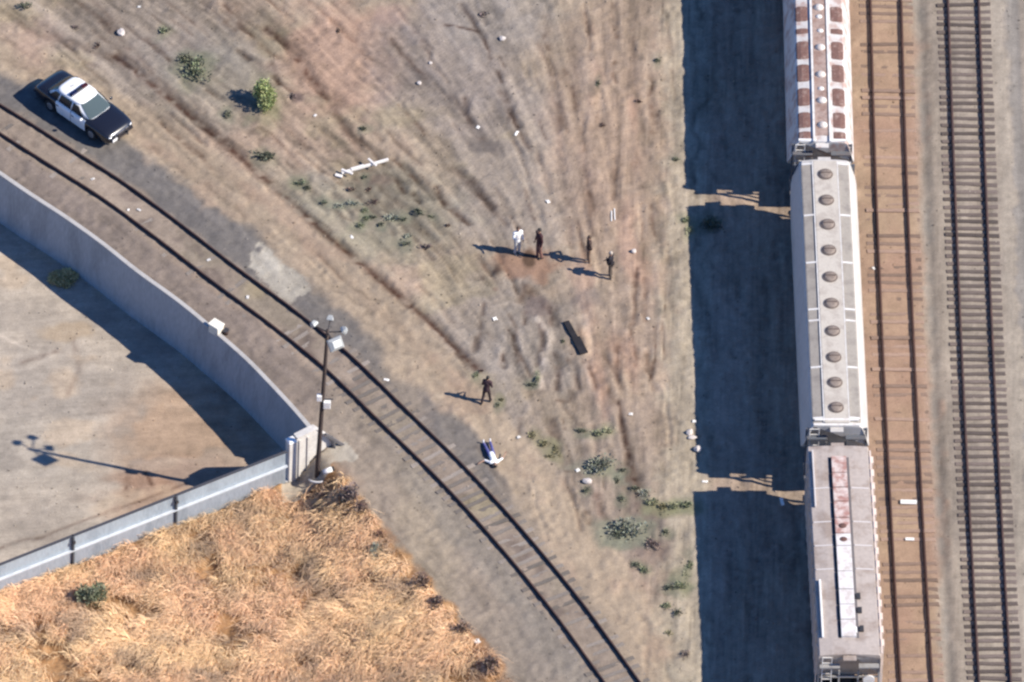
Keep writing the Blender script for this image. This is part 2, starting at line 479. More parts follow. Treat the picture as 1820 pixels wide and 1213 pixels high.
# ------------------------------------------------------------------ ruts, wheel tracks and cracks
ruts = [  # (pixels, width m, darkness, depth)
 ([(205, 100), (300, 175), (360, 225), (410, 265), (455, 305), (500, 345), (560, 400), (620, 452), (690, 510), (760, 570), (810, 620), (848, 655)], .26, .42, .07),
 ([(20, 25), (60, 60), (110, 70), (160, 90), (210, 105)], .3, .2, .03),
 ([(180, 40), (230, 90), (290, 150), (345, 205), (400, 250)], .25, .22, .03),
 ([(475, 50), (500, 70), (525, 100), (545, 130), (560, 148), (575, 170), (600, 185)], .2, .42, .07),
 ([(400, 10), (425, 40), (445, 62)], .22, .3, .04), ([(480, 115), (495, 150)], .16, .4, .05),
 ([(590, 195), (612, 230), (640, 265)], .24, .25, .04),
 ([(700, 285), (720, 300), (742, 322)], .16, .36, .06), ([(705, 320), (718, 342)], .16, .4, .06),
 ([(775, 335), (788, 360), (812, 380), (832, 400)], .2, .46, .07), ([(735, 345), (745, 360)], .18, .3, .03),
 ([(805, 300), (830, 320), (850, 345), (875, 375), (900, 400)], .2, .22, .03),
 ([(840, 320), (865, 355), (880, 368)], .18, .25, .03),
 ([(860, 70), (866, 85), (872, 105)], .12, .4, .03), ([(886, 128), (892, 145)], .12, .45, .03), ([(898, 165), (905, 195), (903, 220)], .12, .25, .02),
 ([(826, 175), (832, 205), (842, 228), (856, 245), (880, 270)], .2, .3, .04),
 ([(790, 45), (820, 50), (850, 56)], .1, .42, .02),
 ([(935, 340), (940, 365), (950, 390)], .15, .25, .02),
 ([(905, 560), (917, 585), (915, 610), (925, 640)], .13, .26, .02), ([(957, 578), (963, 600), (960, 630), (955, 650)], .13, .28, .02),
 ([(985, 630), (992, 655), (990, 690)], .18, .34, .06), ([(1010, 640), (1022, 665), (1030, 690)], .15, .28, .04),
 ([(1040, 642), (1052, 665), (1060, 688)], .17, .32, .05), ([(895, 630), (893, 650)], .17, .3, .04),
 ([(990, 712), (1012, 712), (1015, 695)], .12, .3, .03), ([(855, 575), (850, 620)], .17, .25, .03),
 ([(1075, 635), (1095, 665), (1105, 690)], .16, .22, .03), ([(1150, 630), (1152, 660)], .18, .3, .03),
 ([(1100, 715), (1106, 750), (1112, 780), (1120, 815), (1128, 850)], .17, .42, .05), ([(1128, 850), (1140, 900), (1150, 935)], .32, .3, .04),
 ([(1060, 880), (1068, 910), (1085, 935)], .25, .25, .03), ([(925, 745), (922, 770)], .12, .2, .02),
 ([(985, 745), (995, 780)], .14, .22, .02), ([(945, 520), (965, 545), (980, 575)], .3, .3, .03), ([(935, 510), (925, 535)], .3, .3, .03),
 ([(955, 490), (965, 510)], .2, .3, .03), ([(1060, 230), (1062, 130)], .2, .12, .02), ([(1048, 40), (1052, 60)], .2, .2, .02),
 ([(1010, 20), (1020, 110), (1035, 260), (1050, 380)], .3, .10, .02), ([(1120, 60), (1130, 200), (1145, 350), (1150, 520)], .3, .10, .02),
 ([(970, 30), (985, 160), (1000, 300)], .26, .12, .02), ([(1165, 200), (1180, 400), (1190, 640)], .2, .10, .01),
 ([(330, 225), (420, 300), (520, 395), (640, 500), (760, 615), (820, 690)], .3, -.06, .02),
 ([(255, 185), (350, 262), (440, 335), (540, 430), (660, 540), (770, 640), (850, 730)], .45, .10, .02),
 ([(20, 105), (120, 160), (250, 240), (380, 330), (480, 420)], .4, .08, .02),
 ([(942, 553), (958, 573), (975, 596), (979, 604)], .16, -.75, -.015), ([(978, 606), (968, 628), (963, 655), (962, 690)], .16, -.75, -.015), ([(921, 588), (924, 615), (926, 645)], .15, -.65, -.015),
 ([(893, 600), (888, 640)], .16, -.4, -.03), ([(997, 660), (1000, 690)], .13, -.5, -.04), ([(1008, 655), (1018, 690)], .13, -.5, -.04), ([(1040, 650), (1052, 690)], .13, -.4, -.03), ([(880, 545), (905, 538), (925, 545)], .12, -.4, -.02), ([(940, 585), (938, 625)], .15, -.12, 0),
 ([(912, 595), (916, 625), (921, 648)], .11, .30, .02), ([(966, 590), (967, 615), (958, 632)], .12, .32, .02), ([(935, 555), (932, 578)], .11, .36, .04), ([(860, 540), (858, 560)], .12, .3, .03), ([(846, 600), (842, 625)], .14, .3, .03), ([(893, 632), (897, 655)], .10, .34, .04),
 ([(975, 545), (985, 575)], .14, .34, .04), ([(1080, 690), (1090, 715)], .14, .26, .03), ([(1000, 720), (1040, 770)], .12, .15, .02), ([(1165, 640), (1155, 670)], .12, .3, .02),
 ([(690, 365), (720, 395), (755, 415)], .3, .15, .02), ([(600, 350), (660, 385)], .3, .15, .02),
]
yard_ruts = [
 ([(0, 596), (30, 612), (65, 625)], .09, -.22, 0), ([(0, 665), (50, 655), (100, 630)], .12, -.08, 0), ([(40, 645), (100, 625)], .16, .14, 0),
 ([(95, 1000), (125, 990), (150, 975)], .06, -.1, 0), ([(60, 960), (150, 925), (250, 890), (330, 860)], .1, .15, .01), ([(230, 830), (222, 880)], .1, .2, .01), ([(258, 838), (270, 862)], .12, .25, .01),
 ([(0, 975), (40, 960), (90, 955)], .1, .18, .01), ([(265, 815), (300, 812), (330, 825)], .1, -.1, 0), ([(80, 905), (125, 880)], .07, -.12, 0), ([(130, 600), (140, 660), (120, 700)], .15, .10, 0)]
def stamp(lst, z, mask):
    global COLR, Z
    for pts, w, dk, dp in lst:
        poly = catmull(PL(pts, z) if z is not None else pts, .3)
        xs, ys = [p.x for p in poly], [p.y for p in poly]; mg = w * 3 + .3
        i0, i1 = np.searchsorted(gx, [min(xs) - mg, max(xs) + mg]); j0, j1 = np.searchsorted(gy, [min(ys) - mg, max(ys) + mg])
        if i1 - i0 < 2 or j1 - j0 < 2: continue
        S = np.s_[j0:j1, i0:i1]
        d, arc = pdist(poly, GX[S], GY[S], False)
        tot = max(arc.max(), .1)
        dk = min(dk * 1.9, .80) if dk > 0 else dk
        w = w * 1.08
        d = d + (.06 * nsm[S] + .03 * nt_[S]) * min(1, w / .2)
        k = np.exp(-(d / w) ** 2) * np.clip(.85 + .35 * nsm[S] + .25 * nt_[S], .15, 1.15) * mask[S]
        if dk < 0: k = np.exp(-(d / w) ** 2) * np.clip(.95 + .15 * nsm[S], .5, 1.2) * mask[S]
        c = np.array((1 - dk * .9, 1 - dk, 1 - dk * 1.02)) if dk > 0 else np.array((1 - dk,) * 3)
        COLR[S] = COLR[S] * (1 - k[..., None] * (1 - c))
        if dp:
            berm = np.exp(-((d - 2.0 * w) / (w * .9)) ** 2)
            Z[S] += (-dp * k + dp * .45 * berm * mask[S])
stamp(ruts, 0, upper.astype(float))
rr0 = random.Random(42)
rnd = []
while len(rnd) < 230:                                  # many short, shallow wheel marks and rills
    x, y = rr0.uniform(-24, 9), rr0.uniform(-22, 24)
    j, i = int((y - y0) / DX), int((x - x0) / DX)
    if not soil[j, i] or PXU[j, i] > 1195 or smoothroad[j, i] > .5 and rr0.random() < .8: continue
    if PXV[j, i] > 430 and rr0.random() < .45: continue
    pts = [Vector((x, y, 0))]
    for _ in range(rr0.randint(2, 9)):
        j, i = int(np.clip((y - y0) / DX, 0, H - 1)), int(np.clip((x - x0) / DX, 0, W - 1))
        x += .4 * vx[j, i] + rr0.gauss(0, .05); y += .4 * vy[j, i] + rr0.gauss(0, .05); pts.append(Vector((x, y, 0)))
    rnd.append((pts, rr0.uniform(.06, .17), rr0.choice((.1, .15, .2, .3, -.08)), rr0.uniform(.01, .045)))
stamp(rnd, None, upper.astype(float))
stamp([(p_, w_, k_ * 1.7, d_) for p_, w_, k_, d_ in yard_ruts], ZL, yard.astype(float))
# trampled brown earth by the standing people
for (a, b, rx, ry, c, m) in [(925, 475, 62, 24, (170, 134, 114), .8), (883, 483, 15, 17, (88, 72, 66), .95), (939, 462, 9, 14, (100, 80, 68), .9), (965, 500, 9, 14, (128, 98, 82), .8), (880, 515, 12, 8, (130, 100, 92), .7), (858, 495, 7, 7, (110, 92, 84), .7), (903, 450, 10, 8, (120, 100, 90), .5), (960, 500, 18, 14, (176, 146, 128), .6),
                             (955, 540, 34, 22, (128, 112, 110), .65), (1040, 535, 24, 18, (150, 134, 130), .5), (855, 260, 34, 16, (118, 110, 108), .7), (530, 175, 20, 12, (112, 98, 102), .6), (650, 320, 40, 10, (140, 118, 108), .5),
                             (1150, 920, 26, 50, (140, 122, 118), .5), (1160, 985, 34, 26, (142, 122, 116), .5), (120, 590, 40, 16, (196, 170, 140), .5), (60, 85, 40, 60, (196, 166, 152), .4), (700, 20, 30, 20, (188, 160, 150), .5),
                             (615, 860, 30, 40, (186, 160, 142), .6), (1190, 905, 46, 14, (146, 142, 112), .6), (1110, 945, 50, 26, (140, 144, 126), .6), (1072, 835, 36, 20, (136, 140, 116), .6), (1215, 1040, 24, 40, (150, 148, 118), .5)]:
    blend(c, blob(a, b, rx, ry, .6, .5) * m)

# relief
Z += np.where(upper, .013 * nsm + .013 * nt_ + .014 * st2 * soil, np.where(south, .05 * nsm + .02 * nt_, .008 * nsm))
Z += np.where(soil, .012 * st1, 0)
flat = np.maximum(1 - ss(1.3, 1.7, np.abs(dT)), 1 - ss(1.4, 1.7, np.minimum(np.abs(dBr), np.abs(dRi))))
Z = np.where(upper, Z * (1 - .45 * flat) + .0, Z)
Z = np.where(dBr > -1.6, Z * .5, Z)
# low ballast shoulder beyond the right-hand track
Z -= .12 * ss(1.9, 2.6, dRi)
Z -= .10 * np.exp(-((dRi + 2.15) / .3) ** 2)
COLR = np.clip(COLR * KG, .005, .9)
# all ground colours warmed evenly, with a little less blue
COLR *= np.array((.975, .98, .935))

# one sheet: fine inside, coarse rings out to the distance
def axis(a):
    out = [a[-1] + s for s in (.5, 2, 6, 15, 40, 100, 250, 600)]
    inn = [a[0] - s for s in (600, 250, 100, 40, 15, 6, 2, .5)]
    return np.concatenate([inn, a, out]), np.concatenate([[0] * 8, np.arange(len(a)), [len(a) - 1] * 8]).astype(int)
ax, ix = axis(gx); ay, iy = axis(gy)
AX, AY = np.meshgrid(ax, ay)
ring_x = np.concatenate([np.linspace(1, .3, 8), np.zeros(W), np.linspace(.3, 1, 8)]); ring_y = np.concatenate([np.linspace(1, .3, 8), np.zeros(H), np.linspace(.3, 1, 8)])
far_w = np.maximum(ring_x[None, :], ring_y[:, None])[..., None] ** .5
def with_far(c): return c[np.ix_(iy, ix)] * (1 - far_w) + np.array((.30, .25, .19)) * far_w
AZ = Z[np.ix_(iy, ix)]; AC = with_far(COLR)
nx, ny = len(ax), len(ay)
gm = bpy.data.meshes.new("ground")
gm.vertices.add(nx * ny)
gm.vertices.foreach_set("co", np.stack([AX, AY, AZ], -1).astype(np.float32).ravel())
J, I = np.mgrid[0:ny - 1, 0:nx - 1]
k = (J * nx + I).ravel()
quad = np.stack([k, k + 1, k + 1 + nx, k + nx], 1).astype(np.int32)
gm.loops.add(quad.size); gm.loops.foreach_set("vertex_index", quad.ravel())
gm.polygons.add(len(quad)); gm.polygons.foreach_set("loop_start", np.arange(0, quad.size, 4, dtype=np.int32))
gm.polygons.foreach_set("loop_total", np.full(len(quad), 4, np.int32))
gm.update(); gm.validate()
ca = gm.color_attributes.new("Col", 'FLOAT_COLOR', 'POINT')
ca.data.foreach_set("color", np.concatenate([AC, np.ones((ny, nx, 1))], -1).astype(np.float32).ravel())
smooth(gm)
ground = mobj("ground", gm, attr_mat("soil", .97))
tag(ground, kind="structure")
def zat(x, y):
    i = int(np.clip(round((x - x0) / DX), 0, W - 1)); j = int(np.clip(round((y - y0) / DX), 0, H - 1))
    return float(Z[j, i])
def G(px, py, z=0.0):
    """the point of the terrain seen at a photo pixel"""
    p = P(px, py, z)
    for _ in range(8):
        z = zat(p.x, p.y); p = P(px, py, z)
    return p

# ------------------------------------------------------------------ shared materials
def L3(r, g, b, k=1.0): return tuple(float(v) * k for v in lin((r, g, b)))
M_RAIL = mat("rusted_rail", (.055, .032, .030), .75, spots=(.10, .052, .038), amt=.7, scale=2, fine=25)
M_RAILB = mat("brown_rusted_rail", (.058, .027, .020), .8, spots=(.09, .042, .028), amt=.7, scale=2, fine=25)
M_SLEEP = mat("weathered_sleeper", (.125, .098, .086), .95, spots=(.07, .055, .05), amt=.8, scale=1.5, fine=18, stretch=(.35, 6, 6), var=.3, bump=.5, objvar=.38)
M_SLEEPB = mat("dusty_sleeper", (.24, .165, .125), .95, spots=(.15, .10, .078), amt=.8, scale=1.5, fine=18, stretch=(.35, 6, 6), var=.25, bump=.5, objvar=.38)
M_SLEEPC = mat("buried_sleeper", (.205, .176, .152), .95, spots=(.135, .115, .10), amt=.8, scale=1.5, fine=18, stretch=(.35, 6, 6), var=.25, bump=.5, objvar=.38)
M_CONC = mat("wall_concrete", (.40, .40, .40), .9, spots=(.28, .28, .28), amt=.6, scale=1.1, stretch=(1, 1, .3), fine=9, var=.10, bump=.2)
M_CAP = mat("pale_concrete", (.60, .57, .53), .9, spots=(.45, .42, .39), amt=.6, scale=1.2, fine=14, var=.12, bump=.2)
M_STEEL = mat("dark_steel", (.05, .05, .055), .6, .3, spots=(.09, .06, .045), amt=.5)
M_GALV = mat("galvanised", (.50, .54, .58), .55, .15, spots=(.40, .44, .48), amt=.6, scale=2, var=.1)
M_WHITE = mat("white_paint", (.80, .79, .77), .5, spots=(.62, .60, .56), amt=.4, scale=4, var=.05)
M_BLACK = mat("black_rubber", (.018, .018, .02), .85)

# ------------------------------------------------------------------ railway tracks
def rail_mesh(line, off, zb):
    prof = [(-.065, 0), (.065, 0), (.065, .018), (.012, .04), (.012, .115), (.037, .125), (.037, .158), (.028, .165), (-.028, .165), (-.037, .158), (-.037, .125), (-.012, .115), (-.012, .04), (-.065, .018)]
    rings = []
    for i, p in enumerate(line):
        t = (line[min(i + 1, len(line) - 1)] - line[max(i - 1, 0)]).normalized()
        nrm = Vector((t.y, -t.x, 0))
        rings.append([p + nrm * (off + a) + Vector((0, 0, zb + b)) for a, b in prof])
    mb = MB(); mb.loft(rings)
    return mb
def along(line, s):
    acc = 0
    for a, b in zip(line[:-1], line[1:]):
        l = (b - a).length
        if acc + l >= s: return a + (b - a) * ((s - acc) / l), (b - a).normalized()
        acc += l
    return line[-1], (line[-1] - line[-2]).normalized()
def length(line): return sum((b - a).length for a, b in zip(line[:-1], line[1:]))
def sleeper_mesh(seed):
    r = random.Random(seed)
    bm = bmesh.new(); bmesh.ops.create_cube(bm, size=1)
    bmesh.ops.scale(bm, vec=(2.6, .235, .17), verts=bm.verts)
    bmesh.ops.subdivide_edges(bm, edges=[e for e in bm.edges if abs((e.verts[0].co - e.verts[1].co).x) > 1], cuts=6)
    for v in bm.verts:
        v.co += Vector((r.uniform(-.03, .03) if abs(v.co.x) > 1.2 else 0, r.uniform(-.012, .012), r.uniform(-.008, .006)))
    bmesh.ops.bevel(bm, geom=list(bm.edges), offset=.012, segments=1, affect='EDGES')
    me = bpy.data.meshes.new("sleeper"); bm.to_mesh(me); bm.free()
    return me
def track(label, line, gap, zb, rail_mat, sl_mat, lift, zfn, gauge=1.505, start=.3):
    root = empty("railway_track", tuple(line[len(line) // 2]), 0, label, "railway track")
    o0 = Vector(root.location)
    loc = [p - o0 for p in line]
    for sgn in (-1, 1):
        rail_mesh(extend(loc, 7, 7), sgn * gauge / 2, zb).build("rail", rail_mat, root)
    if sl_mat is None: return root
    protos = [sleeper_mesh(s) for s in range(6)]
    for me in protos: me.materials.append(sl_mat)
    first = None; s = start; n = 0; Lt = length(line)
    while s < Lt - .2 and n < 100:
        p, t = along(line, s)
        if first is None:
            o = first = mobj("sleeper", protos[0], None, root)
        else:
            o = first.copy(); o.data = protos[rng.integers(6)]; COL.objects.link(o); o.parent = root
        o.location = p - o0 + Vector((0, 0, zfn(p) + lift(p)))
        o.rotation_euler = (rng.normal(0, .006), rng.normal(0, .004), math.atan2(t.y, t.x) - math.pi / 2 + rng.normal(0, .02))
        s += gap * (1 + rng.normal(0, .06)); n += 1
    return root
zero = lambda p: 0.0
def lift_curve(p):
    px, py = proj(p.x, p.y, 0)
    base = float(np.interp(py, [430, 640, 700], [-.105, -.088, -.066]))
    return base + rng.normal(0, .013)
track("curved single railway track with dark rails and half buried sleepers beside the concrete wall", CURVE, .56, .015, M_RAIL, M_SLEEPC, lift_curve, zero)
track("brown dusty railway track with rust rails next to the parked hopper cars", BROWN, .545, .01, M_RAILB, M_SLEEPB, lambda p: -.076 + rng.normal(0, .019), zero)
track("railway track on grey ballast with bare dark sleepers at the right edge", RIGHT, .50, .03, M_RAIL, M_SLEEP, lambda p: -.048 + rng.normal(0, .010), zero)

# ------------------------------------------------------------------ retaining wall, wing wall and fence
wl = extend(WALL, 30, 0)
nrmw = []
for i, p in enumerate(wl):
    t = (wl[min(i + 1, len(wl) - 1)] - wl[max(i - 1, 0)]).normalized()
    nrmw.append(Vector((t.y, -t.x, 0)))                      # towards the yard
root = empty("retaining_wall", tuple(corner + Vector((0, 0, ZL))), 0, "long curved grey concrete retaining wall between the curved track and the lower yard", "wall")
o0 = Vector(root.location)
mb = MB(); mb.loft([[p + n * a + Vector((0, 0, b)) - o0 for a, b in ((-.10, ZL - .2), (-.10, .04), (.10, .04), (.36, ZL - .2))] for p, n in zip(wl, nrmw)])
mb.build("wall_face", M_CONC, root)
mb = MB(); mb.loft([[p + n * a + Vector((0, 0, b)) - o0 for a, b in ((-.12, .043), (-.12, .12), (-.10, .14), (.10, .14), (.12, .12), (.12, .043))] for p, n in zip(wl, nrmw)])
mb.build("coping", mat("grey_coping", (.40, .385, .37), .9, spots=(.30, .285, .27), amt=.6, scale=1.5, var=.15), root)

F0 = fence_a; FL = (fence_b - fence_a).length
M_FENCE = mat("fence_sheet", (.34, .39, .43), .6, .1, spots=(.25, .29, .33), amt=.7, scale=1.0, fine=12, var=.10, stretch=(1, 1, .3))
M_FENCE2 = mat("fence_lower_sheet", (.30, .33, .37), .7, .1, spots=(.20, .23, .26), amt=.7, scale=1.0, fine=12, var=.10, stretch=(1, 1, .3))
root = empty("metal_fence", tuple(F0), math.atan2(fdir.y, fdir.x), "pale grey sheet metal fence with a bright rail between the yard and the dry grass", "fence")
def corr(n0, n1, z0, z1, y, amp=.0025, pitch=.5):
    mb = MB(); n = int((n1 - n0) / (pitch / 4)); A, B = [], []
    for i in range(n + 1):
        x = n0 + (n1 - n0) * i / n
        yy = y + amp * (1, .6, -1, -.6)[i % 4]
        A.append(Vector((x, yy, z0))); B.append(Vector((x, yy, z1)))
    vs_ = A + B; m = len(A)
    back = [v + Vector((0, .03, 0)) for v in vs_]
    mb.add(vs_ + back, [(i, i + 1, m + i + 1, m + i) for i in range(m - 1)] + [(2 * m + i + 1, 2 * m + i, 3 * m + i, 3 * m + i + 1) for i in range(m - 1)] + [(m + i, m + i + 1, 3 * m + i + 1, 3 * m + i) for i in range(m - 1)])
    return mb
Xs = [0, 4.6, (P(125, 1003, ZT) - F0).dot(fdir), (P(315, 940, ZT) - F0).dot(fdir), FL]
Xs = sorted([0] + Xs[2:])
for a, b in zip(Xs[:-1], Xs[1:]):
    corr(a + .06, b - .06, 1.22, 2.05, -.02).build("upper_sheet", M_FENCE, root)
    corr(a + .06, b - .06, -.1, 1.14, -.05).build("lower_sheet", M_FENCE2, root)
MB().box((FL / 2, -.10, 1.18), (FL, .14, .07)).build("rail", mat("bright_rail", (.58, .61, .64), .5, .1, spots=(.42, .45, .48), amt=.5), root)
MB().box((FL / 2, -.005, 2.075), (FL, .13, .05)).build("top_rail", mat("top_rail_shadow", (.055, .055, .065), .7), root)  # near-black colour stands in for the fence's shadow line behind it
MB().box((FL / 2 + .1, .10, -.95), (FL + .2, .26, 2.0)).build("footing", M_CONC, root)
for x in Xs[1:-1]:
    MB().box((x, -.04, .95), (.10, .22, 2.3)).build("post", mat("fence_post", (.07, .075, .085), .7), root, bevel=.01)
    MB().box((x, -.19, 1.78), (.12, .08, .16)).build("bracket", M_STEEL, root)

root = empty("wing_wall", tuple(P(530, 843, ZT)), 0, "short pale concrete wing wall with sloping top at the end of the fence behind the light pole", "wall")
o0 = Vector(root.location)
wa, wb = P(526, 848, ZT), P(612, 813, ZT)
wd = (wb - wa).normalized(); wn_ = Vector((-wd.y, wd.x, 0)); wlen = (wb - wa).length
tops = [(0, 1.40), (.30 * wlen, 1.50), (.40 * wlen, 1.50), (wlen, -.55)]
mb = MB(); mb.loft([[wa - o0 + wd * s + wn_ * a + Vector((0, 0, b)) for a, b in ((-.02, -.8), (-.02, zt - ZT), (.26, zt - ZT), (.26, -1.7))] for s, zt in tops])
mb.build("wall_face", M_CAP, root)
mb = MB(); mb.loft([[wa - o0 + wd * s + wn_ * a + Vector((0, 0, zt - ZT + b)) for a, b in ((-.06, .003), (-.06, .07), (.30, .07), (.30, .003))] for s, zt in tops])
mb.build("coping", M_CAP, root)
for s in (.16, .62):
    MB().box(tuple(wa - o0 + wd * s - wn_ * .05 + Vector((0, 0, 1.2))), (.12, .06, 2.5), Matrix.Rotation(math.atan2(wd.y, wd.x), 3, 'Z')).build("panel_rib", M_CAP, root)
pb = P(516, 850, ZT)
root = empty("gate_pillar", tuple(pb), math.atan2(fdir.y, fdir.x), "square pale concrete pillar with bright white cap where fence and wing wall meet", "pillar")
MB().box((0, 0, 1.2), (.38, .38, 2.7)).build("shaft", M_CAP, root, bevel=.02)
MB().box((0, 0, 2.60), (.46, .46, .10), top=.7).build("cap", M_WHITE, root, bevel=.02)

# ------------------------------------------------------------------ floodlight pole
pbase = G(563, 852, -1.4)
M_POLE = mat("pole_timber", (.050, .036, .032), .9, spots=(.09, .065, .055), amt=.6, scale=3, fine=20, stretch=(6, 6, .5), var=.3)
root = empty("floodlight_pole", tuple(pbase), 0, "tall dark floodlight pole with a cluster of lamp heads on top at the wing wall", "light pole")
HP = 10.1
top = Vector((.34, 0, HP))
mb = MB(); rr = []
for i in range(9):
    t = i / 8; c = top * t; r_ = .125 - .045 * t
    rr.append([c + Vector((r_ * math.cos(a), r_ * math.sin(a), -.4 if i == 0 else 0)) for a in [2 * math.pi * j / 12 for j in range(12)]])
mb.loft(rr).build("pole", M_POLE, root, True)
arm_o = top + Vector((0, 0, -.15))
heads = [(Vector((-.66, .42, .08)), .14), (Vector((.10, .80, .12)), .13), (Vector((.78, .18, -.02)), .14), (Vector((.42, -.62, -.16)), .31)]
for h, s in heads:
    MB().bar(tuple(arm_o), tuple(arm_o + h - Vector((0, 0, .08))), .05).build("crossarm", M_STEEL, root)
    c = arm_o + h
    tilt = Euler((0, 0, math.atan2(h.y, h.x))).to_matrix() @ Matrix.Rotation(R(52), 3, 'Y')
    mb = MB(); mb.loft([[c + tilt @ Vector((k * s * 1.0 * x, k * s * 1.25 * y, z)) for x, y in ((-1, -1), (1, -1), (1, 1), (-1, 1))] for k, z in ((.55, .16), (.95, .02), (1.0, -.10))])
    lh = mb.build("lamp_head", mat("lamp_shell", (.40, .41, .40), .45, .2, spots=(.4, .41, .4), amt=.4), root, bevel=.02)
    MB().box(tuple(c + tilt @ Vector((0, 0, -.103))), (s * 1.8, s * 2.3, .012), tilt).build("lamp_glass", mat("lamp_glass", (.25, .27, .28), .1), lh)
mid = top * .535
MB().box(tuple(mid + Vector((-.16, -.08, .20))), (.24, .22, .34)).build("junction_box", M_WHITE, root, bevel=.02)
MB().box(tuple(mid + Vector((.22, -.10, -.22))), (.34, .22, .42)).build("control_box", M_WHITE, root, bevel=.02)
MB().tube(tuple(mid + Vector((-.1, 0, .02))), tuple(mid + Vector((.5, 0, .05))), .03).build("box_bracket", M_STEEL, root)
mb = MB(); ring = []
for i in range(9):
    a = R(200 + 16 * i); ring.append([Vector((.55 * math.cos(a) + .15 + (.05) * math.cos(a) * math.cos(b), .42 * math.sin(a) + .05 * math.sin(a) * math.cos(b), .10 + .05 * math.sin(b) + .03 * i)) for b in [2 * math.pi * j / 8 for j in range(8)]])
mb.loft(ring).build("conduit", M_WHITE, root, True)
pc = P(587, 850, pbase.z + .3)
o = MB().tube((0, 0, 0), (.42, .14, .10), .13, .13, 14).build("plastic_drum", M_WHITE, None, True)
o.location = (pc.x - .35, pc.y - .12, zat(pc.x - .1, pc.y) + .13)
tag(o, "small white drum lying on its side at the foot of the floodlight pole", "drum")
MB().tube((.42, .14, .10), (.52, .175, .125), .115, .115, 14).build("lid", M_BLACK, o, True)
for i, (a, b, za, zb) in enumerate((((572, 795), (614, 824), 1.1, .35), ((584, 802), (594, 828), .75, -.35))):
    p, q = wa + wd * ((a[0] - 526) / 37 / wd.x) - wn_ * .16, wa + wd * ((b[0] - 526) / 37 / wd.x) - wn_ * (.34 if i else .30)
    p = Vector((p.x, p.y, za)); q = Vector((q.x, q.y, zb - .8))
    o = MB().bar((0, 0, 0), tuple(q - p), .11, .14).build("broken_timber", mat("grey_timber", (.11, .105, .11), .9, spots=(.16, .15, .15), amt=.5), None, bevel=.01)
    o.location = p; tag(o, ("longer dark grey timber leaning on the wing wall east of the pole", "shorter dark grey timber under the longer one by the wing wall")[i], "timber")

# ------------------------------------------------------------------ fallen white post, shadow pit, box
p, q = G(607, 312), G(690, 288)
d = q - p; ang = math.atan2(d.y, d.x); Lp = d.length
root = empty("fallen_post", (p.x, p.y, p.z), ang, "white wooden post with two short cross arms fallen on the dirt", "post")
M_POST = mat("post_paint", (.74, .70, .66), .6, spots=(.55, .50, .46), amt=.5, scale=5)
MB().box((Lp / 2, 0, .16), (Lp, .12, .12)).build("shaft", M_POST, root, bevel=.01)
MB().box((Lp * .66, .02, .27), (.11, .62, .05), Matrix.Rotation(R(16), 3, 'Z')).build("cross_arm", M_POST, root, bevel=.01)
MB().box((Lp * .10, -.10, .25), (.12, .62, .06), Matrix.Rotation(R(38), 3, 'Z')).build("cross_arm", M_POST, root, bevel=.01)
MB().box((Lp * .34, 0, .24), (Lp * .28, .16, .04)).build("splice_board", M_POST, root, bevel=.01)
p = G(602, 314)
o = MB().box((0, 0, .06), (.36, .16, .08)).build("broken_board", M_POST, None, bevel=.01)
o.location = p; o.rotation_euler = (.1, .05, -.3); tag(o, "small white broken board beside the end of the fallen white post", "board")
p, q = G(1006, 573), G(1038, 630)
o = MB().bar((0, 0, .05), tuple((q - p) * .55 + Vector((0, 0, .05))), .30, .08).bar(tuple((q - p) * .5 + Vector((.03, 0, .055))), tuple(q - p + Vector((0, 0, .05))), .42, .09).build("dark_pit", mat("pit_shadow", (.010, .009, .012), .9, spots=(.022, .02, .024), amt=.5), None, bevel=.015)  # flat black slabs stand in for the shade of a pit
o.location = p; tag(o, "black slabs standing in for a dark shadow pit in the rutted dirt", "timber")
p = G(384, 590)
root = empty("utility_box", (p.x, p.y, p.z), R(-38), "bright cream utility box beside the retaining wall", "box")
MB().box((0, 0, .24), (.58, .46, .52)).build("body", mat("cream_paint", (.78, .72, .60), .5, spots=(.6, .55, .45), amt=.3), root, bevel=.02)
MB().box((0, 0, .53), (.66, .54, .06), top=.95).build("lid", mat("cream_lid", (.80, .75, .64), .5), root, bevel=.015)
p = G(401, 594)
root = empty("bucket", (p.x, p.y, p.z), 0, "small dark rusty bucket next to the cream utility box", "bucket")
MB().tube((0, 0, 0), (0, 0, .28), .12, .15, 14).build("body", mat("bucket_rust", (.06, .035, .028), .8), root, True)
MB().tube((0, 0, .27), (0, 0, .285), .165, .165, 14).build("rim", M_STEEL, root)
for (a, w, l) in (((1615, 893), .26, .78), ((1617, 959), .17, .42)):
    p = P(*a, .06)
    o = MB().box((0, 0, 0), (l, w, .05)).build("white_board", M_WHITE, None, bevel=.006); o.location = (p.x, p.y, .075)
    tag(o, "longer white board lying between the brown rails" if l > .5 else "shorter white board lying between the brown rails", "board")

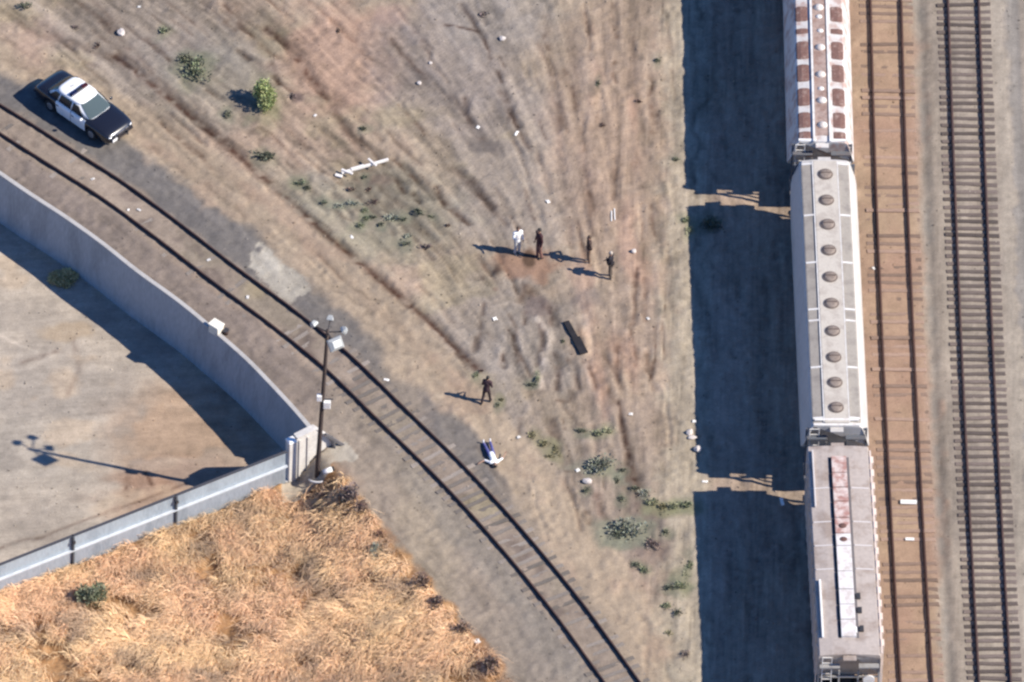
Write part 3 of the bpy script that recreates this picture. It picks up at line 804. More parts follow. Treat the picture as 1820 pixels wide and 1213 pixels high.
# ------------------------------------------------------------------ hopper cars
Z_TOP = 4.6
def profile(kind):
    if kind == 'round':
        return [(0, 4.62), (.62, 4.60), (1.10, 4.54), (1.20, 4.46), (1.30, 4.22), (1.42, 3.85), (1.52, 3.45), (1.59, 3.1), (1.60, 2.5), (1.59, 1.9), (1.55, 1.45), (1.46, 1.26), (.9, 1.22), (0, 1.22)]
    return [(0, 4.60), (.8, 4.58), (1.40, 4.53), (1.45, 4.49), (1.48, 4.3), (1.49, 3.9), (1.49, 3.4), (1.49, 2.9), (1.49, 2.4), (1.49, 1.9), (1.49, 1.5), (1.42, 1.26), (.9, 1.22), (0, 1.22)]
def truck(root, y):
    fr = MB()
    for s in (-1, 1):
        fr.box((s * 1.02, y, .62), (.16, 2.3, .22)); fr.box((s * 1.02, y, .86), (.18, .7, .25))
        for dy in (-.88, .88): fr.box((s * 1.02, y + dy, .55), (.2, .34, .34))
    fr.box((0, y, .78), (2.2, .42, .28))
    t = fr.build("bogie", M_STEEL, root, bevel=.02)
    for dy in (-.88, .88):
        m = MB().tube((-1.1, y + dy, .62), (1.1, y + dy, .62), .07, None, 10)
        for s in (-1, 1): m.tube((s * .70, y + dy, .62), (s * .83, y + dy, .62), .42, .42, 20); m.tube((s * .66, y + dy, .62), (s * .70, y + dy, .62), .455, .455, 20)
        m.build("wheelset", mat("wheel_steel", (.06, .05, .048), .5, .6), t)
def hopper(a_px, b_px, kind, label, mats, over=(0, 0)):
    """a_px, b_px: middle of the roof at its north and south ends"""
    A, B = P(*a_px, Z_TOP), P(*b_px, Z_TOP)
    Lc = (A - B).length + sum(over); d = (A - B).normalized()
    mid_ = (A + d * over[0] + B - d * over[1]) / 2
    root = empty("hopper_car", (mid_.x, mid_.y, 0), math.atan2(d.y, d.x) - math.pi / 2, label, "freight car", "hopper cars of the parked train")
    pr = profile(kind); h = Lc / 2
    full = [(x, z) for x, z in pr] + [(-x, z) for x, z in reversed(pr[1:-1])]
    def yend(z, s): return h - .0 - max(0, 3.25 - z) * .95
    rings = []
    for s, k in ((-1, 1), (-1, 0), (1, 0), (1, 1)):
        if k: rings.append([Vector((x * .985, s * yend(z, s), z if z < 4.5 else z - .01)) for x, z in full])
        else: rings.append([Vector((x, s * (yend(z, s) - .05), z)) for x, z in full])
    body = MB().loft(rings).build("body", mats['body'], root)
    n = 10
    # side panel ribs
    for i in range(1, n if kind == 'round' else 16):
        nn = n if kind == 'round' else 16
        y = -h + Lc * i / nn
        if kind == 'round': continue
        for s in (-1, 1):
            MB().box((s * (1.50 if s < 0 else 1.55), y, 2.98), (.04 if s < 0 else .20, .14, 2.72)).build("side_post", mats['post'], root)
            if s > 0: MB().box((1.53, y, 4.44), (.26, .42, .12)).build("post_cap", mats['post'], root)
    MB().box((0, 0, 1.16), (.5, Lc + .1, .26)).build("centre_sill", M_STEEL, root)
    for k in (-1.5, -.5, .5, 1.5):
        y = k * (Lc - 5) / 4
        MB().loft([[Vector((sx * w, y + sy * l, z)) for sx, sy in ((-1, -1), (1, -1), (1, 1), (-1, 1))] for z, w, l in ((1.25, 1.35, 1.5), (.62, .45, .42), (.45, .45, .42))]).build("discharge_bay", mats['body'], root)
    for s in (-1, 1):
        truck(root, s * (h - 1.75))
        MB().box((0, s * (h - .55), 1.18), (2.9, 1.5, .10)).build("end_platform", mats['end'], root)
        MB().tube((0, s * (h + .05), 1.0), (0, s * (h + .62), 1.0), .11, .09, 8).box((0, s * (h + .56), 1.0), (.3, .2, .28)).build("coupler", M_STEEL, root)
        cage = MB()
        for x in (-1.42, 1.42):
            cage.box((x, s * (h - .08), 2.75), (.09, .09, 3.2))
        cage.box((0, s * (h - .08), 4.28), (2.9, .08, .10)); cage.box((0, s * (h - .08), 3.0), (2.9, .07, .09))
        cage.box((-.45, s * (h - .09), 2.3), (.08, .08, 2.2)); cage.box((.45, s * (h - .09), 2.3), (.08, .08, 2.2))
        cage.build("end_frame", mats['end'], root)
        lad = MB(); x0_ = 1.05 * s
        for x in (x0_ - .22, x0_ + .22): lad.box((x, s * (h + .02), 2.85), (.04, .04, 3.1))
        for k in range(9): lad.box((x0_, s * (h + .02), 1.5 + .36 * k), (.44, .035, .035))
        lad.build("ladder", mats['trim'], root)
        MB().tube((-.95 * s, s * (h - .0), 2.9), (-.95 * s, s * (h + .06), 2.9), .28, .28, 16).build("brake_wheel", mats['trim'], root)
        MB().box((0, s * (h + .12), 4.46), (.62, .34, .05)).build("end_walkway", mats['body'], root)
        MB().box((-.92, s * (h + .10), 3.9), (.95, .28, .06)).box((.92, s * (h + .10), 3.9), (.95, .28, .06)).build("crossover_step", mats['end'], root)
    return root, h, Lc

RUSTM = (.20, .085, .065)
cb = dict(body=mat("cream_car_paint", (.58, .555, .53), .6, spots=(.34, .19, .145), amt=.75, scale=1.5, fine=6, var=.08),
          trim=mat("car_trim_pale", (.72, .70, .67), .6, spots=(.45, .36, .30), amt=.4, scale=3), end=mat("car_end_grey", (.12, .125, .14), .7, spots=(.14, .11, .10), amt=.6, scale=2), post=None)
root, h, Lc = hopper((1453.5, -40), (1461.5, 252), 'round', "white hopper car with rows of rust brown roof hatches, northernmost in the train", cb, over=(6.5, 0))
M_RUST = mat("rust_hatch", (.170, .092, .075), .9, spots=(.36, .27, .23), amt=.6, lo=.52, hi=.66, scale=3.4, fine=12, var=.25)
M_RUSTC = mat("rust_centre", (.34, .25, .215), .85, spots=(.22, .13, .10), amt=.7, scale=2, fine=10, var=.2)
pitch = 26.2
def car_y(py, px=1457):                       # photo row -> distance along this car from its middle
    q = P(px, py, Z_TOP + .05) - Vector(root.location)
    return (Matrix.Rotation(-root.rotation_euler.z, 3, 'Z') @ Vector((q.x, q.y, 0))).y
rows = [(11, 37), (50, 59), (73, 104), (114, 144), (156, 187), (199, 226)]
rows += [(a - 242, b - 242) for a, b in rows] + [(233, 246)]
for a, b in rows:
    ya, yb = car_y(a), car_y(b); ym, yl = (ya + yb) / 2, abs(ya - yb)
    if abs(ym) > h - .2: continue
    for s in (-1, 1):
        x = s * .79
        prof = [(-.37, .0), (-.33, .05), (-.17, .085), (.12, .085), (.31, .035), (.37, -.05)]
        rg = []
        for k, sc in ((-.5, .82), (-.44, 1), (.44, 1), (.5, .82)):
            rg.append([Vector((x + s * u * sc, ym + yl * k, 4.535 + w * sc)) for u, w in prof] + [Vector((x + s * .37 * sc, ym + yl * k, 4.42)), Vector((x - s * .37 * sc, ym + yl * k, 4.42))])
        MB().loft(rg).build("roof_hatch", M_RUST, root, False)
for s in (-1, 1): MB().box((s * .72, -h + .10, 4.60), (.84, .14, .05)).build("end_strip", M_WHITE, root)
MB().box((0, 0, 4.625), (.64, Lc - .8, .05)).build("hatch_trough", M_RUSTC, root)
for s in (-1, 1): MB().box((s * .39, 0, 4.665), (.10, Lc + .1, .07)).build("running_board", cb['trim'], root)
rr_ = random.Random(3)
for py in (14, 85, 133, 179, 223, -50, -100, 55, 158, 30):
    y = car_y(py); big = py not in (55, 158, 30)
    if abs(y) > h - .3: continue
    MB().ell((.02 + rr_.uniform(-.04, .04), y, 4.65), ((.25, .22, .17) if big else (.16, .14, .08)), 12, 6).build("vent_dome", mat("vent_paint", (.62, .58, .54), .7, spots=(.4, .28, .22), amt=.5, scale=6) if big else cb['trim'], root, True)

cb2 = dict(body=mat("grey_car_paint", (.53, .50, .47), .55, spots=(.42, .40, .375), amt=.5, scale=.8, fine=6, var=.07, stretch=(1, .6, 1)),
           trim=cb['trim'], end=mat("car_end_dark", (.10, .11, .13), .7, spots=(.12, .11, .11), amt=.6, scale=2), post=None)
root, h, Lc = hopper((1465.5, 284), (1487.5, 757), 'round', "grey hopper car with ten round brown hatches in a row, middle of the train", cb2)
for s in (-1, 1):                                         # pale strips down the rounded shoulders
    MB().box((s * .60, 0, 4.64), (.05, Lc - .4, .05)).build("trough_edge", cb['trim'], root)
M_ROOFG = mat("grey_roof_sheet", (.32, .288, .25), .75, spots=(.22, .195, .175), amt=.7, scale=1.1, fine=10, var=.08)
for s in (-1, 1):
    MB().add([Vector((s * x, y, z)) for y in (-h + .25, h - .25) for x, z in ((.64, 4.612), (1.10, 4.552), (1.16, 4.525))], [(0, 1, 4, 3), (1, 2, 5, 4)]).build("roof_sheet", M_ROOFG, root)
M_TRO = mat("trough_cover", (.50, .455, .395), .7, spots=(.33, .28, .24), amt=.55, scale=1.6, fine=12, var=.08)
MB().box((0, 0, 4.645), (1.12, Lc - .3, .06)).build("hatch_trough", M_TRO, root, bevel=.01)
M_HATB = mat("brown_hatch", (.235, .19, .16), .8, spots=(.16, .12, .10), amt=.7, scale=4, fine=20, var=.2)
for py in (311, 357, 400, 446, 493.5, 540.5, 589.5, 636, 681, 725.5):
    y = car_y(py, 1475)
    m = MB(); m.ell((0, y, 4.72), (.31, .31, .075), 20, 8)
    ht = m.build("round_hatch", M_HATB, root, True)
    MB().tube((0, y, 4.66), (0, y, 4.715), .37, .36, 24).build("hatch_ring", mat("hatch_rim", (.13, .10, .088), .85, spots=(.2, .16, .13), amt=.6), ht)
    MB().box((.02, y + .02, 4.80), (.50, .045, .02)).build("clamp_bar", mat("clamp", (.09, .065, .055), .8), ht)
for py in (291, 382, 466, 549, 569, 652, 742):
    y = car_y(py, 1475)
    for s in (-1, 1):
        MB().bar((s * .64, y, 4.635), (s * 1.12, y, 4.575), .10, .04).build("roof_seam", cb['trim'], root)
MB().box((0, -h + .35, 4.66), (2.1, .12, .05)).build("end_strip", cb['trim'], root); MB().box((0, -h + .07, 4.60), (2.2, .12, .05)).build("end_strip", cb['trim'], root)

cb3 = dict(body=mat("mauve_car_paint", (.40, .345, .31), .75, spots=(.25, .19, .155), amt=.65, scale=.9, fine=6, var=.08),
           trim=cb['trim'], end=mat("car_end_mid_grey", (.30, .29, .28), .7, spots=(.16, .14, .13), amt=.6, scale=2),  # plain mid grey for this car's ends
           post=mat("peach_post", (.72, .60, .52), .6, spots=(.5, .4, .34), amt=.5, scale=3))
root, h, Lc = hopper((1489.0, 792), (1510.5, 1163), 'flat', "mauve grey hopper car with a long white roof trough, at the train's southern end", cb3)
def slab(name, pa, pb, xa, w, z, hh, m, n=1):
    ya, yb = car_y(pa, 1495), car_y(pb, 1505)
    return MB().box((xa, (ya + yb) / 2, z), (w, abs(ya - yb), hh)).build(name, m, root, bevel=.012)
M_TW = mat("white_trough", (.68, .65, .63), .65, spots=(.46, .38, .34), amt=.6, scale=2.5, fine=14, var=.07)
M_TR = mat("rust_stained_trough", (.58, .48, .44), .7, spots=(.34, .16, .13), amt=.85, scale=2.4, fine=10, var=.14, lo=.42, hi=.58)
slab("gutter_shade", 812, 1133, -.40, .15, 4.60, .02, M_STEEL); slab("gutter_shade", 812, 1133, .42, .13, 4.60, .02, mat("gutter_shade_grey", (.12, .11, .115), .8))  # dark strips stand in for shade in the gutters beside the trough
segs = [812, 842, 868, 893, 922, 950, 972, 1017, 1049, 1076, 1103, 1133]
for i, (a, b) in enumerate(zip(segs[:-1], segs[1:])):
    slab("trough_lid", a + .8, b - .8, 0, .70, 4.66 + .01 * (i % 2), .15, M_TR if b < 960 else M_TW)
for py in (937, 961): 
    y = car_y(py, 1498); MB().ell((0, y, 4.74), (.2, .17, .04), 10, 4).build("hole_patch", mat("hole_brown", (.12, .06, .05), .9), root, True)  # flat dark brown domes stand in for two holes in the trough
for s, m in ((-1.22, cb3['trim']), (1.10, None)):
    if m: slab("edge_rail", 800, 900, s, .07, 4.62, .08, mat("edge_grey", (.58, .54, .52), .6)); slab("edge_rail", 1030, 1132, s, .09, 4.62, .1, M_WHITE)
for py in (866, 926, 968, 1010):
    y = car_y(py, 1500)
    for s in (-1, 1): MB().bar((s * .52, y, 4.605), (s * 1.36, y, 4.55), .07, .03).build("roof_seam", mat("edge_grey", (.58, .54, .52), .6), root)
for py, x in ((1060, .55), (1085, .58), (1118, .62), (1120, .3)):
    y = car_y(py, 1505); MB().box((x, y, 4.66), (.2, .34, .10)).build("hatch_latch", M_STEEL if x > .5 else M_WHITE, root, bevel=.01)
MB().bar((1.52, -h + .1, 4.52), (1.52, h - .3, 4.52), .07, .07).build("top_chord", cb3['post'], root)

# ------------------------------------------------------------------ rails under the parked train
tl = catmull([P(1440 + 0, -30, 0) + Vector((0, 0, 0)), P(1452, 380, 0), P(1471, 860, 0), P(1492, 1270, 0)], 1.0)
track("rails under the parked hopper cars, mostly hidden in shade", tl, .55, .0, M_RAIL, None, zero, zero)

# ------------------------------------------------------------------ police car
def police_car():
    p = P(149, 192, .6); p.z = zat(p.x, p.y)
    root = empty("police_car", tuple(p), R(-42), "black and white police sedan parked on the dirt road by the curved track", "police car")
    black = mat("black_car_paint", (.010, .010, .014), .25, coat=1.0, var=.03)
    white = mat("white_car_paint", (.82, .83, .84), .35, coat=.6, var=.02)
    glass = mat("car_glass", (.020, .028, .032), .08, var=.02)
    wsh = mat("windshield_glass", (.070, .095, .100), .12, var=.05)
    st = [(-2.66, .78, .70, .42), (-2.62, .86, .84, .36), (-2.5, .91, .97, .32), (-2.2, .945, 1.01, .28), (-1.8, .965, 1.015, .26), (-1.2, .975, 1.0, .25), (-.6, .98, .985, .25), (0, .98, .975, .25), (.6, .98, .965, .25),
          (1.0, .975, .955, .25), (1.3, .97, .945, .25), (1.8, .955, .91, .27), (2.2, .93, .86, .29), (2.45, .89, .80, .32), (2.6, .83, .72, .36), (2.68, .72, .60, .42)]
    xs = [s[0] for s in st]
    def at(x): return [float(np.interp(x, xs, [s[k] for s in st])) for k in (1, 2, 3)]
    def arch(x):
        z = 0
        for c in (-1.46, 1.46):
            u = abs(x - c)
            if u < .40: z = max(z, math.sqrt(.40 ** 2 - u ** 2) * .95 + .33)
        return z
    X = sorted(set([round(v, 3) for v in xs] + [round(c + u, 3) for c in (-1.46, 1.46) for u in (-.41, -.39, -.34, -.25, -.12, 0, .12, .25, .34, .39, .41)]))
    def side(x, t):                                   # t 0 sill .. 1 belt
        w, zt, zb = at(x); zb = max(zb, arch(x))
        z = zb + (zt - .10 - zb) * t
        return w * (1 - .05 * (1 - t) ** 2 - .012 * t ** 3), z
    rings = []
    for x in X:
        w, zt, zb = at(x); zb = max(zb, arch(x))
        half = [(0, zt + .03), (.5 * w, zt + .022), (.82 * w, zt - .005), (.94 * w, zt - .045)]
        half += [side(x, t) for t in (1, .75, .5, .25, 0)] + [(.86 * w, zb - .0), (0, zb)]
        rings.append([Vector((x, a, b)) for a, b in half] + [Vector((x, -a, b)) for a, b in reversed(half[1:-1])])
    root.scale = (.955, 1, 1)
    MB().loft(rings).build("body", black, root, True)
    # greenhouse
    lv = [(.96, -1.98, 1.28, .86), (1.18, -1.68, .82, .79), (1.36, -1.36, .48, .70), (1.42, -1.26, .40, .65)]
    def outline(z, xa, xb, w, n=32):
        out = []
        for i in range(n):
            a = 2 * math.pi * i / n; c, s = math.cos(a), math.sin(a)
            k = (abs(c) ** 5 + abs(s) ** 5) ** (-1 / 5)
            out.append(Vector(((xa + xb) / 2 + (xb - xa) / 2 * k * c, w * k * s, z)))
        return out
    MB().loft([outline(*l) for l in lv]).build("cabin", white, root, True)
    rf = [outline(1.40, -1.34, .46, .69), outline(1.435, -1.32, .43, .67), outline(1.462, -1.2, .32, .56), outline(1.475, -.8, -.1, .25)]
    roof = MB().loft(rf).build("roof", white, root, True)
    mk = MB()
    for i, dx in enumerate((-.05, .03, .11)): mk.box((-.86 + .02 * i, dx - .03, 1.478), (.16, .028, .006))
    mk.build("roof_mark", mat("roof_marking", (.25, .24, .2), .7), roof)
    def lerp(a, b, t): return a + (b - a) * t
    def cab(z):                                          # xa, xb, w at height z
        for (z0_, a0, b0, w0), (z1_, a1, b1, w1) in zip(lv[:-1], lv[1:]):
            if z <= z1_ + 1e-6:
                t = (z - z0_) / (z1_ - z0_); return lerp(a0, a1, t), lerp(b0, b1, t), lerp(w0, w1, t)
        return lv[-1][1:]
    # side windows
    for s in (-1, 1):
        for (xa, xb, xa2, xb2) in ((.00, .84, .00, .38), (-.92, -.09, -.86, -.09), (-1.62, -1.0, -1.26, -.94)):
            q = []
            for i in range(5):
                z = .985 + .37 * i / 4; w = cab(z)[2] + .012
                q.append([(lerp(xa, xa2, i / 4), s * w, z), (lerp(xb, xb2, i / 4), s * w, z)])
            vs_ = [v for r in q for v in r]
            MB().add(vs_, [(2 * i, 2 * i + 1, 2 * i + 3, 2 * i + 2) for i in range(4)]).build("side_window", glass, root)
    for name, sel, m in (("windshield", 1, wsh), ("rear_window", 0, glass)):
        q = []
        for i in range(6):
            z = .985 + .40 * i / 5; c = cab(z); x = c[sel] + (.014 if sel else -.014)
            q.append([(x - (abs(k) ** 4) * .10 * (1 if sel else -1), k * c[2] * .84, z + .010) for k in (-1, -.8, -.4, 0, .4, .8, 1)])
        vs_ = [v for r in q for v in r]
        MB().add(vs_, [(7 * i + j, 7 * i + j + 1, 7 * i + j + 8, 7 * i + j + 7) for i in range(5) for j in range(6)]).build(name, m, root, True)
    # doors
    for s in (-1, 1):
        for xa, xb in ((.05, 1.04), (-1.03, .02)):
            n, m_ = 8, 6; vs_ = []
            for j in range(m_ + 1):
                for i in range(n + 1):
                    x = lerp(xa, xb, i / n)
                    if xa < 0: x = max(x, -1.03 + .10 * (1 - j / m_))
                    w, z = side(x, lerp(.06, 1.0, j / m_)); vs_.append((x, s * (w + .008), z))
            for i in range(n + 1):
                x = lerp(xa, xb, i / n); w, zt, zb = at(x); vs_.append((x, s * .905 * w, zt - .012))
            d = MB().add(vs_, [(j * (n + 1) + i, j * (n + 1) + i + 1, (j + 1) * (n + 1) + i + 1, (j + 1) * (n + 1) + i) for j in range(m_ + 1) for i in range(n)]).build("door", white, root, True)
            w, z = side(xa + .12, .86)
            MB().box((xa + .14, s * (w + .025), z), (.16, .03, .035)).build("handle", black, d)
        MB().ell((.86, s * 1.05, 1.02), (.07, .11, .075), 10, 6).build("side_mirror", black if s > 0 else white, root, True)
        for x in (-1.46, 1.46):
            wh = MB().tube((x, s * .74, .335), (x, s * .95, .335), .335, .335, 24).build("wheel", M_BLACK, root, False, .02)
            MB().tube((x, s * .945, .335), (x, s * .962, .335), .20, .18, 18).build("rim", mat("steel_rim", (.35, .35, .36), .4, .7), wh)
        MB().ell((2.52, s * .66, .66), (.12, .17, .07), 12, 6).build("headlight", mat("headlamp", (.85, .86, .88), .15), root, True)
        MB().box((-2.60, s * .66, .74), (.10, .34, .16)).build("tail_light", mat("tail_lamp", (.22, .012, .012), .2), root, bevel=.02)
    MB().box((2.66, 0, .50), (.16, 1.5, .15)).build("front_bumper", black, root, bevel=.03)
    MB().box((-2.68, 0, .52), (.14, 1.66, .17)).build("rear_bumper", black, root, bevel=.03)
    g = MB()
    for s in (-1, 1): g.box((2.80, s * .30, .60), (.06, .07, .46))
    g.box((2.80, 0, .76), (.05, .70, .05)); g.box((2.80, 0, .50), (.05, .70, .05))
    g.build("push_bar", M_STEEL, root, bevel=.01)
    MB().box((2.665, 0, .67), (.05, .92, .13)).build("grille", mat("chrome_grille", (.55, .55, .56), .25, .8), root, bevel=.01)
    MB().box((2.755, -.52, .52), (.03, .32, .16)).build("glare_plate", M_WHITE, root)  # white plate set off centre to stand for the headlamp's glare
    lb = MB().box((-.36, 0, 1.545), (.22, 1.16, .11), top=.85).build("light_bar", mat("lightbar_base", (.03, .03, .035), .3), root, bevel=.02)
    MB().box((-.36, .36, 1.555), (.235, .42, .10), top=.85).build("red_lens", mat("red_lens", (.05, .008, .01), .15), lb, bevel=.02)
    MB().box((-.36, -.36, 1.555), (.235, .42, .10), top=.85).build("blue_lens", mat("blue_lens", (.008, .012, .05), .15), lb, bevel=.02)
    return root
police_car()

# ------------------------------------------------------------------ people
SKIN = mat("skin", (.34, .20, .14), .6, var=.05)
def union(mb, vox=.016, sm=3):
    me = mb.mesh("work")
    out = bake_mods(me, [('REMESH', dict(mode='VOXEL', voxel_size=vox)), ('SMOOTH', dict(factor=.5, iterations=sm))])
    smooth(out)
    return out
def person(feet, rz, label, cols, pose, hgt=1.76, lying=False, group=None):
    """skeleton at rest faces -Y; pose gives joints in metres for a 1.76 m body"""
    shirt_c, pants_c, shoe_c, hair_c = cols
    root = empty("person", tuple(feet), rz, label, "person", group)
    hip, kn, an, sh, el, wr = pose['hip'], pose['knee'], pose['ankle'], pose['shoulder'], pose['elbow'], pose['wrist']
    nk, hd = Vector(pose['neck']), Vector(pose['head'])
    V = Vector
    body, shirt, pants, shoes = MB(), MB(), MB(), MB()
    pel = (V(hip[0]) + V(hip[1])) / 2; chest = (V(sh[0]) + V(sh[1])) / 2
    def torso(m, e):
        ax = (chest - pel)
        m.capsule(pel + V((0, 0, .02)), pel + ax * .38, .135 + e, .125 + e, 14, 3, .80)
        m.capsule(pel + ax * .35, pel + ax * .82, .128 + e, .155 + e, 14, 3, .74)
        m.capsule(V(sh[0]) * .9 + chest * .1, V(sh[1]) * .9 + chest * .1, .072 + e, .072 + e, 12)
        m.capsule(V(sh[0]) * .55 + nk * .45, V(sh[1]) * .55 + nk * .45, .062 + e, .062 + e, 12)
    torso(body, 0)
    body.capsule(chest + (nk - chest) * .3, nk + (hd - nk) * .5, .060, .055, 12)
    # head: skull, jaw, nose, ears, brow
    f = V(pose.get('face', (0, -1, 0))).normalized(); up = (hd - nk).normalized(); rt = f.cross(up).normalized(); f = up.cross(rt).normalized()
    MH = Matrix((rt, f, up)).transposed()
    H_ = lambda a, b, c: hd + rt * a + f * b + up * c
    body.ell(H_(0, -.012, .035), (.076, .094, .098), 16, 12, MH); body.ell(H_(0, .022, -.045), (.056, .066, .062), 14, 8, MH)
    body.capsule(H_(0, .085, .02), H_(0, .105, -.018), .010, .016, 8); body.capsule(H_(-.026, .078, -.058), H_(.026, .078, -.058), .010, .010, 8)
    for s in (-1, 1):
        body.ell(H_(s * .078, -.01, 0), (.012, .022, .034), 8, 6, MH); body.capsule(H_(s * .018, .084, .032), H_(s * .045, .076, .034), .009, .009, 6)
    for i in (0, 1):
        body.capsule(hip[i], kn[i], .083, .056, 12); body.capsule(kn[i], an[i], .056, .038, 12)
        body.capsule(V(kn[i]) * .75 + V(an[i]) * .25 + V((0, .012, 0)), V(kn[i]) * .5 + V(an[i]) * .5 + V((0, .012, 0)), .056, .045, 10)
        body.capsule(sh[i], el[i], .050, .038, 12); body.capsule(el[i], wr[i], .040, .026, 12)
        e, w = V(el[i]), V(wr[i]); d = (w - e).normalized()
        body.capsule(w, w + d * .07, .026, .032, 10, 3, .55)
        toe = V(pose.get('toe', (0, -1, 0))); a = V(an[i])
        down = V(pose.get('down', (0, 0, -1)))
        body.capsule(a + down * .045 - toe * .04, a + down * .05 + toe * .14, .036, .030, 10)
        shoes.capsule(a + down * .045 - toe * .05, a + down * .052 + toe * .15, .046, .040, 12, 4, .9); shoes.capsule(a, a + down * .04, .050, .048, 10)
        pants.capsule(V(hip[i]) + V((0, 0, .02)), kn[i], .098, .072, 12); pants.capsule(kn[i], V(an[i]) * .97 + V(kn[i]) * .03, .072, .062, 12)
        shirt.capsule(V(sh[i]) * .97 + chest * .03, el[i], .064, .054, 12)
        if pose.get('long', True): shirt.capsule(el[i], V(wr[i]) * .9 + V(el[i]) * .1, .053, .042, 12)
    bm_ = union(body, .013)
    # fingers rooted in the palm
    fin = MB()
    for i in (0, 1):
        e, w = V(el[i]), V(wr[i]); d = (w - e).normalized(); side_ = d.cross(V((0, 1, 0)) if abs(d.y) < .8 else V((1, 0, 0))).normalized(); n_ = d.cross(side_).normalized()
        s = 1 if i == 0 else -1
        for k, l in enumerate((.068, .078, .072, .056)):
            a = w + d * .085 + side_ * (.024 - .016 * k); b = a + d * l * .55 + n_ * .008 * s; c = b + d * l * .42 + n_ * .026 * s
            fin.capsule(a, b, .0088, .0082, 7, 2); fin.capsule(b, c, .0082, .0068, 7, 2)
        a = w + d * .03 + side_ * .026; b = a + d * .030 + side_ * .026; c = b + d * .030 + side_ * .006 + n_ * .008 * s
        fin.capsule(a, b, .011, .0098, 7, 2); fin.capsule(b, c, .0098, .008, 7, 2)
    fm = fin.mesh("fingers", True)
    bm2 = bmesh.new(); bm2.from_mesh(bm_); bm2.from_mesh(fm); bm2.to_mesh(bm_); bm2.free(); smooth(bm_)
    parts = [mobj("body", bm_, SKIN, root)]
    torso(shirt, .022); shirt.capsule(pel - V((0, 0, 0)) + (chest - pel) * -.06, pel + (chest - pel) * .3, .160, .155, 14, 3, .82)
    pants.capsule(pel + (chest - pel) * -.05, pel + (chest - pel) * .16, .150, .142, 14, 3, .82)
    parts.append(mobj("shirt", union(shirt, .016), shirt_c, root)); parts.append(mobj("trousers", union(pants, .016), pants_c, root)); parts.append(mobj("shoes", union(shoes, .012), shoe_c, root))
    hair = MB(); hair.ell(H_(0, -.026, .052), (.086, .098, .092), 16, 10, MH); hair.ell(H_(0, -.07, .01), (.07, .05, .07), 12, 8, MH)
    parts.append(mobj("hair", union(hair, .012), hair_c, root))
    eyes = MB()
    for s in (-1, 1): eyes.ell(H_(s * .031, .074, .012), (.012, .010, .008), 8, 6, MH)
    parts.append(mobj("eyes", eyes.mesh("eyes", True), mat("eye_dark", (.03, .02, .015), .2), root))
    if pose.get('belt'):
        b = MB(); 
        c = pel + (chest - pel) * .10
        for i in range(8):
            a = 2 * math.pi * i / 8; b.box(tuple(c + V((.175 * math.cos(a), .14 * math.sin(a), -.0))), (.07, .05, .075), Matrix.Rotation(a, 3, 'Z'))
        parts.append(b.build("duty_belt", mat("belt_leather", (.015, .014, .014), .5), root, bevel=.008))
    k = hgt / 1.76
    for o in parts:
        M = Matrix.Scale(k, 4)
        if lying: M = Matrix.Translation((0, 0, .13)) @ Matrix.Rotation(R(-90), 4, 'X') @ Matrix.Translation((0, 0, -.9)) @ M
        o.data.transform(M)
    return root
def pose(spread=.11, lean=(0, 0), arms='down', step=0.0, belt=False, long=True, turn=(0, -1, 0)):
    lx, ly = lean
    d = dict(hip=[(-.09, 0, .93), (.09, 0, .93)], knee=[(-spread * 1.0, -.02 - step * .5, .50), (spread, -.02 + step * .4, .50)], ankle=[(-spread * 1.25, .02 - step, .085), (spread * 1.25, .03 + step, .085)],
             shoulder=[(-.185 + lx, ly, 1.43), (.185 + lx, ly, 1.43)], neck=(lx, ly, 1.50), head=(lx * 1.15, ly * 1.2 - .02, 1.645), face=turn, belt=belt, long=long)
    A = {'down': ([(-.235, .02, 1.14), (.235, .02, 1.14)], [(-.25, -.05, .89), (.25, -.05, .89)]),
         'crossed': ([(-.25, -.06, 1.17), (.25, -.06, 1.17)], [(.06, -.22, 1.19), (-.06, -.235, 1.15)]),
         'hips': ([(-.34, .06, 1.19), (.34, .06, 1.19)], [(-.20, -.06, 1.00), (.20, -.06, 1.00)]),
         'front': ([(-.245, .0, 1.16), (.245, .0, 1.16)], [(-.10, -.25, 1.08), (.10, -.25, 1.08)]),
         'raise': ([(-.26, -.10, 1.20), (.25, .02, 1.14)], [(-.14, -.30, 1.33), (.26, -.05, .89)]),
         'out': ([(-.44, .0, 1.30), (.40, .0, 1.22)], [(-.62, -.05, 1.10), (.66, .0, 1.32)])}[arms]
    d['elbow'] = [(x + lx, y + ly, z) for x, y, z in A[0]]; d['wrist'] = [(x + lx, y + ly, z) for x, y, z in A[1]]
    return d
C_WH = mat("white_cotton", (.80, .80, .80), .85, var=.04); C_GR = mat("grey_trousers", (.46, .45, .44), .85, var=.08); C_NV = mat("navy_cloth", (.012, .011, .018), .85, var=.15); C_MA = mat("maroon_cloth", (.045, .014, .018), .85, var=.15)
C_RB = mat("red_brown_trousers", (.17, .085, .072), .85, var=.12); C_BR = mat("dark_brown_cloth", (.055, .034, .028), .85, var=.15); C_TN = mat("tan_trousers", (.16, .105, .075), .85, var=.12); C_KH = mat("khaki_trousers", (.09, .07, .058), .85, var=.12)
C_PL = mat("plum_cloth", (.055, .028, .034), .85, var=.15); C_DK = mat("dark_trousers", (.040, .026, .028), .85, var=.15); C_JE = mat("blue_jeans", (.085, .090, .26), .85, var=.15, spots=(.16, .16, .34), amt=.4)
S_BK = mat("black_shoes", (.02, .018, .018), .5); S_WH = mat("white_shoes", (.80, .79, .78), .6); S_TN = mat("tan_shoes", (.30, .24, .19), .7)
H_BK = mat("black_hair", (.012, .010, .010), .6); H_BR = mat("brown_hair", (.06, .035, .022), .6); H_PL = mat("pale_hair", (.46, .40, .34), .6)
